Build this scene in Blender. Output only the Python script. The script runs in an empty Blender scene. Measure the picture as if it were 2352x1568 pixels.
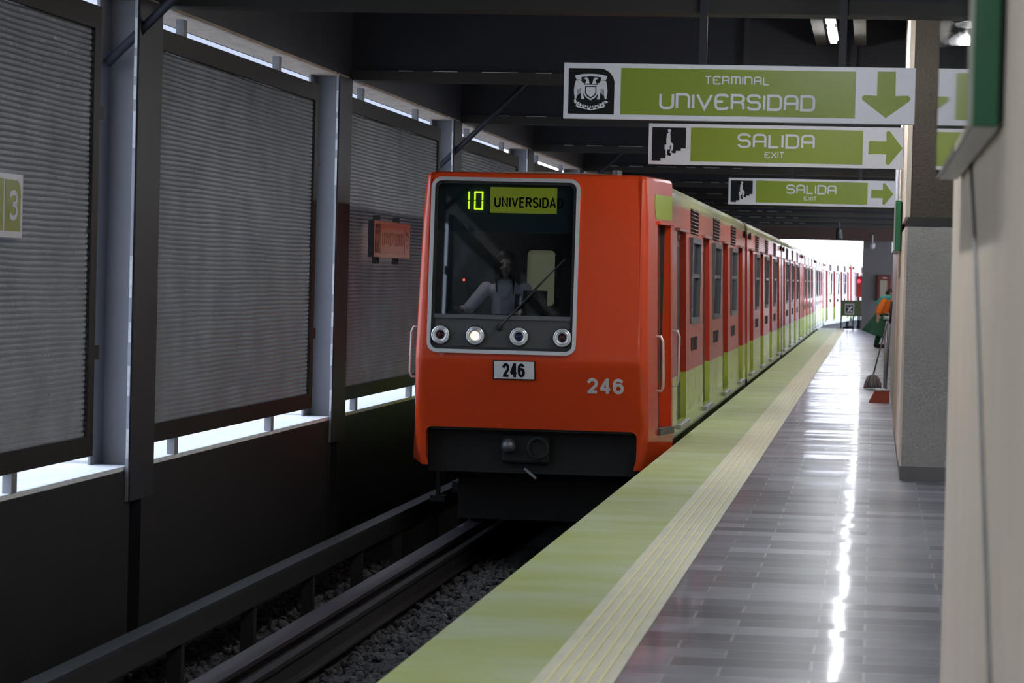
import bpy, bmesh, math, random
from mathutils import Vector, Matrix
random.seed(7)
S = bpy.context.scene
COL = S.collection

# ------------------------------------------------------------------ camera
# X: right, across the platform; Y: along the track; Z: up, platform surface = 0
cam_d = bpy.data.cameras.new('camera')
cam = bpy.data.objects.new('camera', cam_d); COL.objects.link(cam)
r0 = Vector((0.99242598, 0.12037889, 0.02448669))
r1 = Vector((0.02695923, -0.01895389, -0.99945683))
r2 = Vector((-0.11984938, 0.99254706, -0.02205565))
M3 = Matrix((r0, -r1, -r2)).transposed()
cam.matrix_world = Matrix.Translation((0, 0, 1.63)) @ M3.to_4x4()
cam_d.sensor_width = 36.0
cam_d.lens = 6860.0 / 2352.0 * 36.0
cam_d.clip_start = 0.1; cam_d.clip_end = 2000
cam_d.dof.use_dof = True
cam_d.dof.focus_distance = 26.5
cam_d.dof.aperture_fstop = 6.3
S.camera = cam

# ------------------------------------------------------------------ daylight and exposure
w = bpy.data.worlds.new('overcast_sky'); S.world = w; w.use_nodes = True
wn = w.node_tree.nodes; wl = w.node_tree.links
bg = wn['Background']
tc = wn.new('ShaderNodeTexCoord'); sep = wn.new('ShaderNodeSeparateXYZ'); ramp = wn.new('ShaderNodeValToRGB')
wl.new(tc.outputs['Generated'], sep.inputs[0]); wl.new(sep.outputs['Z'], ramp.inputs[0]); wl.new(ramp.outputs[0], bg.inputs[0])
ramp.color_ramp.elements[0].position = 0.0; ramp.color_ramp.elements[0].color = (0.80, 0.86, 1.0, 1)
ramp.color_ramp.elements[1].position = 0.6; ramp.color_ramp.elements[1].color = (0.62, 0.76, 1.0, 1)
# thin overcast: the sun stands behind the haze beyond the far end of the track
mrs = wn.new('ShaderNodeMapRange'); mrs.interpolation_type = 'SMOOTHSTEP'
mrs.inputs[1].default_value = 0.978; mrs.inputs[2].default_value = 0.999; mrs.inputs[3].default_value = 3.2; mrs.inputs[4].default_value = 10.0
wl.new(sep.outputs['Y'], mrs.inputs[0]); wl.new(mrs.outputs[0], bg.inputs[1])
S.view_settings.view_transform = 'Standard'
S.view_settings.look = 'None'
S.view_settings.gamma = 1.0
S.view_settings.use_curve_mapping = False
S.view_settings.exposure = 0.0
LAMP_STRENGTH = 96.0

# ------------------------------------------------------------------ materials
MATS = {}
def mat(name, color, rough=0.6, metal=0.0, noise=0.0, nscale=8.0, bump=0.0, bscale=60.0, spec=0.5, emit=None, estr=0.0, coat=0.0, stretch=(1,1,1)):
    m = bpy.data.materials.new(name); m.use_nodes = True
    nt = m.node_tree; b = nt.nodes['Principled BSDF']
    b.inputs['Base Color'].default_value = (*color, 1); b.inputs['Roughness'].default_value = rough
    b.inputs['Metallic'].default_value = metal; b.inputs['Specular IOR Level'].default_value = spec
    b.inputs['Coat Weight'].default_value = coat
    if emit: b.inputs['Emission Color'].default_value = (*emit, 1); b.inputs['Emission Strength'].default_value = estr
    t = nt.nodes.new('ShaderNodeTexCoord'); mp = nt.nodes.new('ShaderNodeMapping'); mp.inputs['Scale'].default_value = stretch
    nt.links.new(t.outputs['Object'], mp.inputs[0])
    n = nt.nodes.new('ShaderNodeTexNoise'); n.inputs['Scale'].default_value = nscale; n.inputs['Detail'].default_value = 6
    nt.links.new(mp.outputs[0], n.inputs['Vector'])
    mx = nt.nodes.new('ShaderNodeMix'); mx.data_type = 'RGBA'
    k = noise
    mx.inputs['A'].default_value = (*[max(0, c*(1-k)) for c in color], 1); mx.inputs['B'].default_value = (*[min(1, c*(1+k)) for c in color], 1)
    nt.links.new(n.outputs['Fac'], mx.inputs['Factor']); nt.links.new(mx.outputs['Result'], b.inputs['Base Color'])
    if bump:
        n2 = nt.nodes.new('ShaderNodeTexNoise'); n2.inputs['Scale'].default_value = bscale; n2.inputs['Detail'].default_value = 4
        nt.links.new(mp.outputs[0], n2.inputs['Vector'])
        bp = nt.nodes.new('ShaderNodeBump'); bp.inputs['Strength'].default_value = bump; bp.inputs['Distance'].default_value = 0.02
        nt.links.new(n2.outputs['Fac'], bp.inputs['Height']); nt.links.new(bp.outputs[0], b.inputs['Normal'])
    MATS[name] = m
    return m
def N(m): return m.node_tree.nodes
def L(m): return m.node_tree.links

charcoal = mat('charcoal_paint', (0.019, 0.0205, 0.029), 0.55, spec=0.3, noise=0.25, nscale=1.5)
charcoal_lip = mat('charcoal_lip_paint', (0.030, 0.029, 0.027), 0.6, spec=0.3, noise=0.25, nscale=2)
col_grey = mat('column_grey_paint', (0.21, 0.215, 0.24), 0.42, noise=0.15, nscale=3, bump=0.05)
frame_dark = mat('frame_dark_paint', (0.010, 0.0085, 0.0075), 0.6, spec=0.25, noise=0.2)
mesh_grey = mat('expanded_metal_grey', (0.17, 0.17, 0.172), 0.36, metal=0.3, noise=0.45, nscale=2.0)
wall_dark = mat('low_wall_dark_paint', (0.0085, 0.009, 0.011), 0.6, spec=0.3, noise=0.3, nscale=2, bump=0.08, bscale=25)
ledge_conc = mat('ledge_concrete', (0.80, 0.80, 0.82), 0.8, noise=0.25, nscale=20, bump=0.3, bscale=80)
soffit_conc = mat('soffit_concrete', (0.36, 0.285, 0.225), 0.85, noise=0.45, nscale=9, bump=0.3, stretch=(1, 0.3, 1))
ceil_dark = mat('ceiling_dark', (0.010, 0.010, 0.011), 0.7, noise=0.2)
channel_brown = mat('ceiling_channel_grey', (0.045, 0.041, 0.035), 0.6, noise=0.2)
beige = mat('beige_plaster', (0.83, 0.70, 0.56), 0.75, noise=0.10, nscale=2.5, bump=0.15, bscale=40)
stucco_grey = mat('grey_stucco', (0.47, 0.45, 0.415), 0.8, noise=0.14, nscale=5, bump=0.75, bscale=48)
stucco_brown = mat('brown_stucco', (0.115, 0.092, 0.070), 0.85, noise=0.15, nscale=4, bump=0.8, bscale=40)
ledge_dark = mat('dark_band_paint', (0.05, 0.048, 0.048), 0.6, noise=0.3)
tile_grey = mat('grey_skirting_tile', (0.20, 0.19, 0.19), 0.3, noise=0.2, nscale=6)
lavender = mat('pale_wall_panel', (0.60, 0.62, 0.70), 0.35, noise=0.03)
endwall = mat('end_wall_grey', (0.17, 0.165, 0.165), 0.7, noise=0.1)
black = mat('black_paint', (0.012, 0.012, 0.013), 0.45, noise=0.3)
under_black = mat('underframe_black', (0.0045, 0.0045, 0.005), 0.7, noise=0.4)
rubber = mat('black_rubber', (0.015, 0.015, 0.016), 0.7)
white_sign = mat('white_sign_enamel', (0.72, 0.73, 0.78), 0.22, noise=0.03)
green_sign = mat('olive_green_sign', (0.215, 0.285, 0.03), 0.22, noise=0.04)
sign_black = mat('black_sign_panel', (0.006, 0.007, 0.009), 0.6, spec=0.2)
emblem_white = mat('emblem_white', (0.66, 0.67, 0.72), 0.4)
green_box = mat('deep_green_enamel', (0.012, 0.115, 0.045), 0.35, noise=0.06)
mirror_face = mat('glazed_sign_face', (0.30, 0.36, 0.30), 0.03, spec=0.9, coat=1.0)
MATS['glazed_sign_face'].node_tree.nodes['Principled BSDF'].inputs['Coat Roughness'].default_value = 0.02
steel = mat('brushed_steel', (0.50, 0.50, 0.50), 0.3, metal=0.9, noise=0.1)
steel_dull = mat('dull_steel', (0.14, 0.145, 0.15), 0.45, metal=0.6, noise=0.2)
alu = mat('aluminium_trim', (0.74, 0.75, 0.76), 0.32, metal=0.45, noise=0.1)
rail_steel = mat('running_rail_steel', (0.12, 0.102, 0.118), 0.28, metal=0.55, noise=0.3, nscale=3, stretch=(4, 0.3, 4))
rail_rust = mat('rusty_rail', (0.018, 0.015, 0.014), 0.6, metal=0.3, noise=0.4)
guide_steel = mat('guide_bar_steel', (0.042, 0.045, 0.049), 0.42, metal=0.4, noise=0.35, nscale=2, stretch=(3, 0.5, 3))
ballast_m = mat('ballast_stone', (0.060, 0.057, 0.060), 0.85, noise=0.6, nscale=9, bump=0.4)
ballast_bed = mat('ballast_bed', (0.030, 0.029, 0.029), 0.95, noise=0.6, nscale=30, bump=1.0, bscale=30)
plat_side = mat('platform_side_concrete', (0.10, 0.10, 0.095), 0.85, noise=0.3)
outside_ground = mat('outside_concrete_ground', (0.55, 0.54, 0.52), 0.9, noise=0.2, nscale=0.6)
outside_wall = mat('outside_pale_render', (0.42, 0.42, 0.45), 0.8, noise=0.1)
outside_green = mat('outside_foliage', (0.10, 0.16, 0.05), 0.9, noise=0.5)
skin = mat('skin', (0.50, 0.32, 0.25), 0.55, noise=0.08, nscale=20)
hair_m = mat('dark_hair', (0.022, 0.011, 0.009), 0.45, noise=0.5, nscale=40, stretch=(8, 8, 1))
shirt_m = mat('lavender_shirt', (0.88, 0.72, 0.86), 0.8, noise=0.08, nscale=15, bump=0.3, bscale=14)
navy = mat('navy_cloth', (0.03, 0.035, 0.06), 0.85)
eye_m = mat('eye_dark', (0.02, 0.015, 0.015), 0.3)
lip_m = mat('lips', (0.33, 0.12, 0.11), 0.5)
orange_cloth = mat('orange_workshirt', (0.85, 0.20, 0.02), 0.8, noise=0.12, nscale=9)
teal_cloth = mat('teal_scarf', (0.05, 0.40, 0.36), 0.8, noise=0.2, nscale=20)
green_cloth = mat('dark_green_cloth', (0.015, 0.085, 0.045), 0.85, noise=0.3, nscale=6)
mop_m = mat('grey_mop_yarn', (0.28, 0.245, 0.22), 0.95, noise=0.5, nscale=40)
dustpan_red = mat('red_plastic', (0.42, 0.075, 0.035), 0.45, noise=0.1)
grey_plastic = mat('grey_plastic', (0.45, 0.45, 0.46), 0.5)
cab_dark = mat('cab_interior_dark', (0.022, 0.025, 0.030), 0.6)
cab_teal = mat('cab_header_blue', (0.045, 0.085, 0.105), 0.5)
lampglass_red = mat('lens_dark_red', (0.045, 0.008, 0.010), 0.15)
lampglass_blue = mat('lens_dark_blue', (0.012, 0.016, 0.075), 0.15)
lamp_on = mat('headlamp_glow', (1.0, 0.9, 0.7), 0.3, emit=(1.0, 0.74, 0.38), estr=2.1)
led_yellow = mat('led_digits', (0.5, 0.6, 0.05), 0.5, emit=(0.75, 1.0, 0.03), estr=1.6)
led_red = mat('led_red', (0.6, 0.05, 0.03), 0.5, emit=(1.0, 0.12, 0.07), estr=3.0)
dest_panel = mat('lit_destination_panel', (0.30, 0.32, 0.05), 0.6, emit=(0.33, 0.37, 0.025), estr=0.42)
cream_lit = mat('lit_cream_panel', (0.5, 0.48, 0.36), 0.5, emit=(0.30, 0.27, 0.16), estr=0.30)
saloon = mat('saloon_cream', (0.50, 0.49, 0.42), 0.6)
saloon_lamp = mat('saloon_lamp', (1, 1, 0.95), 0.5, emit=(1.0, 0.97, 0.85), estr=1.6)
tube_m = mat('lamp_tube_glow', (1, 1, 1), 0.5, emit=(0.93, 0.96, 1.0), estr=LAMP_STRENGTH)
lamp_body = mat('lamp_housing_white', (0.55, 0.55, 0.56), 0.5)
door_dark = mat('door_leaf_dark', (0.045, 0.047, 0.045), 0.35, noise=0.15)
louver_m = mat('louver_paint', (0.30, 0.15, 0.13), 0.4, noise=0.15)
threshold_m = mat('threshold_metal', (0.40, 0.41, 0.42), 0.4, metal=0.6, noise=0.35, nscale=12)
plate_white = mat('number_plate_white', (0.82, 0.83, 0.85), 0.4)
num_grey = mat('silver_numerals', (0.60, 0.59, 0.58), 0.45)
orange_paint = mat('cab_orange_paint', (0.66, 0.062, 0.012), 0.30, noise=0.04, nscale=2, coat=0.3)
orange_deep = mat('cab_door_orange', (0.42, 0.045, 0.015), 0.4, noise=0.05)
lime_paint = mat('lime_paint', (0.36, 0.47, 0.02), 0.4, noise=0.05, spec=0.3)
signal_red = mat('signal_red_paint', (0.33, 0.02, 0.02), 0.4)
signal_lamp = mat('signal_red_lamp', (0.8, 0.05, 0.08), 0.4, emit=(1.0, 0.05, 0.10), estr=2.0)
cabinet_red = mat('fire_cabinet_red', (0.16, 0.022, 0.02), 0.4)
dome_white = mat('camera_dome_white', (0.62, 0.63, 0.64), 0.4)
chip_m = mat('chipped_paint_edge', (0.42, 0.43, 0.45), 0.6, noise=0.4, nscale=30)
yellow_ridge = mat('tactile_ridge_yellow', (0.88, 0.83, 0.48), 0.6, noise=0.12, nscale=10)

def glass(name, tint=(0.55, 0.6, 0.6), rough=0.02):
    m = bpy.data.materials.new(name); m.use_nodes = True
    n = N(m); n.remove(n['Principled BSDF'])
    tr = n.new('ShaderNodeBsdfTransparent'); tr.inputs[0].default_value = (*tint, 1)
    gl = n.new('ShaderNodeBsdfGlossy'); gl.inputs['Roughness'].default_value = rough; gl.inputs[0].default_value = (0.9, 0.95, 1, 1)
    fr = n.new('ShaderNodeFresnel'); fr.inputs[0].default_value = 1.5
    mx = n.new('ShaderNodeMixShader')
    L(m).new(fr.outputs[0], mx.inputs[0]); L(m).new(tr.outputs[0], mx.inputs[1]); L(m).new(gl.outputs[0], mx.inputs[2])
    L(m).new(mx.outputs[0], n['Material Output'].inputs[0])
    return m
windscreen_glass = glass('windscreen_glass', (0.72, 0.78, 0.80))
window_glass = glass('window_glass', (0.5, 0.55, 0.52), 0.03)

def car_paint():
    # two-tone livery: lime below the waist and along the roof edge, orange-red between
    m = mat('car_livery_paint', (0.40, 0.06, 0.03), 0.2, noise=0.0, coat=0.06, spec=0.35)
    nt = m.node_tree; b = N(m)['Principled BSDF']
    tc = N(m).new('ShaderNodeTexCoord'); sx = N(m).new('ShaderNodeSeparateXYZ'); L(m).new(tc.outputs['Object'], sx.inputs[0])
    r = N(m).new('ShaderNodeValToRGB'); r.color_ramp.interpolation = 'CONSTANT'
    mr = N(m).new('ShaderNodeMapRange'); mr.inputs[1].default_value = -0.3; mr.inputs[2].default_value = 2.7
    L(m).new(sx.outputs['Z'], mr.inputs[0]); L(m).new(mr.outputs[0], r.inputs[0])
    def pos(z): return (z + 0.3) / 3.0
    e = r.color_ramp.elements
    e[0].position = 0; e[0].color = (0.035, 0.05, 0.018, 1)
    e[1].position = pos(0.055); e[1].color = (0.46, 0.56, 0.085, 1)
    x = e.new(pos(0.63)); x.color = (0.46, 0.040, 0.018, 1)
    x = e.new(pos(2.385)); x.color = (0.34, 0.33, 0.14, 1)
    x = e.new(pos(2.60)); x.color = (0.30, 0.28, 0.22, 1)
    # road dirt streaking up from the sill
    n = N(m).new('ShaderNodeTexNoise'); n.inputs['Scale'].default_value = 3.0; n.inputs['Detail'].default_value = 6
    mp = N(m).new('ShaderNodeMapping'); mp.inputs['Scale'].default_value = (1, 6, 0.7)
    L(m).new(tc.outputs['Object'], mp.inputs[0]); L(m).new(mp.outputs[0], n.inputs['Vector'])
    mr2 = N(m).new('ShaderNodeMapRange'); mr2.inputs[1].default_value = 0.0; mr2.inputs[2].default_value = 0.34; mr2.inputs[3].default_value = 1.0; mr2.inputs[4].default_value = 0.0
    L(m).new(sx.outputs['Z'], mr2.inputs[0])
    ml = N(m).new('ShaderNodeMath'); ml.operation = 'MULTIPLY'; L(m).new(mr2.outputs[0], ml.inputs[0]); L(m).new(n.outputs['Fac'], ml.inputs[1])
    mx = N(m).new('ShaderNodeMix'); mx.data_type = 'RGBA'; L(m).new(ml.outputs[0], mx.inputs['Factor'])
    L(m).new(r.outputs[0], mx.inputs['A']); mx.inputs['B'].default_value = (0.03, 0.035, 0.015, 1)
    L(m).new(mx.outputs['Result'], b.inputs['Base Color'])
    mrr = N(m).new('ShaderNodeMapRange'); mrr.inputs[3].default_value = 0.14; mrr.inputs[4].default_value = 0.30
    L(m).new(n.outputs['Fac'], mrr.inputs[0]); L(m).new(mrr.outputs[0], b.inputs['Roughness'])
    return m
car_livery = car_paint()

def floor_mat():
    m = mat('polished_dark_tiles', (0.10, 0.10, 0.11), 0.12)
    nt = m.node_tree; b = N(m)['Principled BSDF']
    tc = N(m).new('ShaderNodeTexCoord')
    br = N(m).new('ShaderNodeTexBrick'); br.offset = 0.37; br.offset_frequency = 2
    br.inputs['Scale'].default_value = 1.0; br.inputs['Mortar Size'].default_value = 0.007
    br.inputs['Brick Width'].default_value = 0.60; br.inputs['Row Height'].default_value = 0.30
    br.inputs['Color1'].default_value = (0.125, 0.128, 0.165, 1); br.inputs['Color2'].default_value = (0.40, 0.41, 0.49, 1)
    br.inputs['Mortar'].default_value = (0.42, 0.42, 0.45, 1); br.inputs['Mortar Smooth'].default_value = 0.2
    br.inputs['Bias'].default_value = -0.2
    L(m).new(tc.outputs['Object'], br.inputs['Vector'])
    n = N(m).new('ShaderNodeTexNoise'); n.inputs['Scale'].default_value = 7; n.inputs['Detail'].default_value = 8
    mp = N(m).new('ShaderNodeMapping'); mp.inputs['Scale'].default_value = (0.8, 2.2, 1)
    L(m).new(tc.outputs['Object'], mp.inputs[0]); L(m).new(mp.outputs[0], n.inputs['Vector'])
    mx = N(m).new('ShaderNodeMix'); mx.data_type = 'RGBA'; mx.blend_type = 'MULTIPLY'; mx.inputs['Factor'].default_value = 0.8
    rp = N(m).new('ShaderNodeValToRGB'); rp.color_ramp.elements[0].position = 0.3; rp.color_ramp.elements[0].color = (0.45, 0.45, 0.46, 1); rp.color_ramp.elements[1].position = 0.75; rp.color_ramp.elements[1].color = (1.25, 1.2, 1.2, 1)
    L(m).new(n.outputs['Fac'], rp.inputs[0]); L(m).new(br.outputs['Color'], mx.inputs['A']); L(m).new(rp.outputs[0], mx.inputs['B'])
    L(m).new(mx.outputs['Result'], b.inputs['Base Color'])
    # each tile is polished and set a little differently
    mr = N(m).new('ShaderNodeMapRange'); mr.inputs[3].default_value = 0.22; mr.inputs[4].default_value = 0.45
    L(m).new(n.outputs['Fac'], mr.inputs[0])
    L(m).new(mr.outputs[0], b.inputs['Roughness'])
    # small tilt of whole rows
    sx = N(m).new('ShaderNodeSeparateXYZ'); L(m).new(tc.outputs['Object'], sx.inputs[0])
    dv = N(m).new('ShaderNodeMath'); dv.operation = 'DIVIDE'; dv.inputs[1].default_value = 0.30; L(m).new(sx.outputs['Y'], dv.inputs[0])
    fl = N(m).new('ShaderNodeMath'); fl.operation = 'FLOOR'; L(m).new(dv.outputs[0], fl.inputs[0])
    dvx = N(m).new('ShaderNodeMath'); dvx.operation = 'DIVIDE'; dvx.inputs[1].default_value = 1.84; L(m).new(sx.outputs['X'], dvx.inputs[0])
    flx = N(m).new('ShaderNodeMath'); flx.operation = 'FLOOR'; L(m).new(dvx.outputs[0], flx.inputs[0])
    cb = N(m).new('ShaderNodeCombineXYZ'); L(m).new(flx.outputs[0], cb.inputs[0]); L(m).new(fl.outputs[0], cb.inputs[1])
    wh = N(m).new('ShaderNodeTexWhiteNoise'); wh.noise_dimensions = '3D'; L(m).new(cb.outputs[0], wh.inputs['Vector'])
    sb = N(m).new('ShaderNodeVectorMath'); sb.operation = 'SUBTRACT'; sb.inputs[1].default_value = (0.5, 0.5, 0.5); L(m).new(wh.outputs['Color'], sb.inputs[0])
    sc = N(m).new('ShaderNodeVectorMath'); sc.operation = 'MULTIPLY'; sc.inputs[1].default_value = (0.003, 0.018, 0.0); L(m).new(sb.outputs[0], sc.inputs[0])
    ad = N(m).new('ShaderNodeVectorMath'); ad.operation = 'ADD'
    ge = N(m).new('ShaderNodeNewGeometry')
    bp = N(m).new('ShaderNodeBump'); bp.inputs['Strength'].default_value = 0.12; bp.inputs['Distance'].default_value = 0.004
    L(m).new(br.outputs['Fac'], bp.inputs['Height']); bp.invert = True
    L(m).new(bp.outputs[0], ad.inputs[0]); L(m).new(sc.outputs[0], ad.inputs[1])
    nm = N(m).new('ShaderNodeVectorMath'); nm.operation = 'NORMALIZE'; L(m).new(ad.outputs[0], nm.inputs[0])
    L(m).new(nm.outputs[0], b.inputs['Normal'])
    L(m).new(nm.outputs[0], b.inputs['Coat Normal'])
    b.inputs['Coat Roughness'].default_value = 0.075
    wr = N(m).new('ShaderNodeTexWhiteNoise'); wr.noise_dimensions = '1D'; L(m).new(fl.outputs[0], wr.inputs['W'])
    pw = N(m).new('ShaderNodeMath'); pw.operation = 'POWER'; pw.inputs[1].default_value = 0.6; L(m).new(wr.outputs['Value'], pw.inputs[0])
    mw_ = N(m).new('ShaderNodeMapRange'); mw_.inputs[3].default_value = 0.03; mw_.inputs[4].default_value = 0.50
    L(m).new(pw.outputs[0], mw_.inputs[0]); L(m).new(mw_.outputs[0], b.inputs['Coat Weight'])
    b.inputs['Specular IOR Level'].default_value = 0.35
    return m
floor_tiles = floor_mat()

def worn(name, c1, c2, rough, scale, stretch, c3=None):
    m = mat(name, c1, rough)
    b = N(m)['Principled BSDF']
    tc = N(m).new('ShaderNodeTexCoord'); mp = N(m).new('ShaderNodeMapping'); mp.inputs['Scale'].default_value = stretch
    n = N(m).new('ShaderNodeTexNoise'); n.inputs['Scale'].default_value = scale; n.inputs['Detail'].default_value = 8; n.inputs['Roughness'].default_value = 0.65
    L(m).new(tc.outputs['Object'], mp.inputs[0]); L(m).new(mp.outputs[0], n.inputs['Vector'])
    r = N(m).new('ShaderNodeValToRGB'); e = r.color_ramp.elements
    e[0].position = 0.32; e[0].color = (*c1, 1); e[1].position = 0.68; e[1].color = (*c2, 1)
    if c3: x = e.new(0.5); x.color = (*c3, 1)
    L(m).new(n.outputs['Fac'], r.inputs[0]); L(m).new(r.outputs[0], b.inputs['Base Color'])
    return m
edge_green = worn('worn_green_edge_paint', (0.42, 0.47, 0.11), (0.55, 0.62, 0.42), 0.5, 1.5, (0.45, 0.9, 1), (0.48, 0.55, 0.25))
tactile_m = worn('pale_yellow_tactile', (0.82, 0.79, 0.57), (0.70, 0.68, 0.54), 0.55, 4, (1, 0.6, 1))

# ------------------------------------------------------------------ mesh builder
class MB:
    def __init__(self): self.v = []; self.f = []
    def add(self, vs, fs):
        o = len(self.v); self.v += [tuple(p) for p in vs]; self.f += [[i + o for i in f] for f in fs]; return self
    def box(self, x0, x1, y0, y1, z0, z1):
        vs = [(x, y, z) for z in (z0, z1) for y in (y0, y1) for x in (x0, x1)]
        return self.add(vs, [(0, 2, 3, 1), (4, 5, 7, 6), (0, 1, 5, 4), (2, 6, 7, 3), (0, 4, 6, 2), (1, 3, 7, 5)])
    def bar(self, p, q, wx, wy=None, up=(0, 0, 1)):
        wy = wy or wx
        p = Vector(p); q = Vector(q); d = (q - p).normalized(); u = Vector(up)
        if abs(d.dot(u)) > 0.95: u = Vector((0, 1, 0))
        s = d.cross(u).normalized(); t = s.cross(d)
        vs = [c + s*a*wx/2 + t*b*wy/2 for c in (p, q) for a, b in ((-1, -1), (1, -1), (1, 1), (-1, 1))]
        return self.add(vs, [(3, 2, 1, 0), (4, 5, 6, 7), (0, 1, 5, 4), (1, 2, 6, 5), (2, 3, 7, 6), (3, 0, 4, 7)])
    def tube(self, pts, r, n=10, closed=False):
        pts = [Vector(p) for p in pts]; rings = []
        rr = r if isinstance(r, (list, tuple)) else [r]*len(pts)
        u = None
        for i, p in enumerate(pts):
            if closed: d = (pts[(i+1) % len(pts)] - pts[i-1]).normalized()
            else: d = (pts[min(i+1, len(pts)-1)] - pts[max(i-1, 0)]).normalized()
            if u is None:
                u = d.orthogonal().normalized()
            u = (u - d*u.dot(d)).normalized(); w = d.cross(u)
            rings.append([p + (u*math.cos(2*math.pi*k/n) + w*math.sin(2*math.pi*k/n))*rr[i] for k in range(n)])
        vs = [v for g in rings for v in g]; fs = []
        m = len(rings)
        for i in range(m if closed else m-1):
            a = i*n; b = ((i+1) % m)*n
            for k in range(n): fs.append((a+k, a+(k+1) % n, b+(k+1) % n, b+k))
        if not closed: fs.append(tuple(range(n))[::-1]); fs.append(tuple((m-1)*n+k for k in range(n)))
        return self.add(vs, fs)
    def lathe(self, prof, origin, axis, n=24):
        # prof: (radius, height along axis)
        o = Vector(origin); a = Vector(axis).normalized(); u = a.orthogonal().normalized(); w = a.cross(u)
        vs = [o + a*h + (u*math.cos(2*math.pi*k/n) + w*math.sin(2*math.pi*k/n))*max(r, 1e-4) for r, h in prof for k in range(n)]
        fs = [(i*n+k, i*n+(k+1) % n, (i+1)*n+(k+1) % n, (i+1)*n+k) for i in range(len(prof)-1) for k in range(n)]
        fs.append(tuple(range(n))[::-1]); fs.append(tuple((len(prof)-1)*n+k for k in range(n)))
        return self.add(vs, fs)
    def ell(self, c, r, n=14, m=9):
        vs = []; fs = []
        for i in range(m+1):
            t = math.pi*i/m
            for k in range(n):
                p = 2*math.pi*k/n
                vs.append((c[0]+r[0]*max(math.sin(t), 1e-3)*math.cos(p), c[1]+r[1]*max(math.sin(t), 1e-3)*math.sin(p), c[2]+r[2]*math.cos(t)))
        for i in range(m):
            for k in range(n): fs.append((i*n+k, (i+1)*n+k, (i+1)*n+(k+1) % n, i*n+(k+1) % n))
        fs.append(tuple(range(n))); fs.append(tuple(m*n+k for k in range(n))[::-1])
        return self.add(vs, fs)
    def prism(self, poly, fr, t0, t1):
        # poly in (u, v); fr maps (u, v, n) to a point
        n = len(poly)
        area = sum(poly[i][0]*poly[(i+1) % n][1] - poly[(i+1) % n][0]*poly[i][1] for i in range(n))
        if area < 0: poly = poly[::-1]
        vs = [fr(u, v, t0) for u, v in poly] + [fr(u, v, t1) for u, v in poly]
        fs = [tuple(range(n))[::-1], tuple(n+i for i in range(n))] + [(i, (i+1) % n, n+(i+1) % n, n+i) for i in range(n)]
        return self.add(vs, fs)
    def build(self, name, m, parent=None, smooth=False, bevel=0.0, loc=None):
        me = bpy.data.meshes.new(name); me.from_pydata(self.v, [], self.f); me.validate(); me.update()
        bm = bmesh.new(); bm.from_mesh(me); bmesh.ops.recalc_face_normals(bm, faces=bm.faces); bm.to_mesh(me); bm.free()
        me.materials.append(m)
        if smooth:
            for p in me.polygons: p.use_smooth = True
        o = bpy.data.objects.new(name, me); COL.objects.link(o)
        if parent: o.parent = parent
        if loc: o.location = loc
        if bevel:
            b = o.modifiers.new('bevel', 'BEVEL'); b.width = bevel; b.segments = 2; b.limit_method = 'ANGLE'
        return o

def tag(o, label, cat, group=None, kind=None):
    if label: o['label'] = label
    if cat: o['category'] = cat
    if group: o['group'] = group
    if kind: o['kind'] = kind
    return o
def thing(name, loc, label, cat, group=None, rz=0.0):
    o = bpy.data.objects.new(name, None); COL.objects.link(o); o.location = loc; o.rotation_euler = (0, 0, rz)
    o.empty_display_size = 0.2
    return tag(o, label, cat, group)
def struct(o): o['kind'] = 'structure'; return o
def copy_tree(o, parent=None):
    c = o.copy(); COL.objects.link(c)
    if parent: c.parent = parent
    for ch in list(o.children): copy_tree(ch, c)
    return c

# frames for flat signwork: (u, v, n) -> point
def face_cam(x0, y, z0):          # faces -Y, u to the right
    return lambda u, v, n: (x0+u, y-n, z0+v)
def face_plat(x, y0, z0):         # faces +X, u along +Y
    return lambda u, v, n: (x+n, y0+u, z0+v)

def rounded(x0, x1, y0, y1, r, corners='abcd', n=6):
    # a bottom-left, b bottom-right, c top-right, d top-left
    out = []
    for k, (cx, cy, a0) in {'a': (x0, y0, 180), 'b': (x1, y0, 270), 'c': (x1, y1, 0), 'd': (x0, y1, 90)}.items():
        if k in corners:
            ox = cx + (r if k in 'ad' else -r); oy = cy + (r if k in 'ab' else -r)
            out += [(ox + r*math.cos(math.radians(a0 + 90*i/n)), oy + r*math.sin(math.radians(a0+90*i/n))) for i in range(n+1)]
        else: out.append((cx, cy))
    return out

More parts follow.
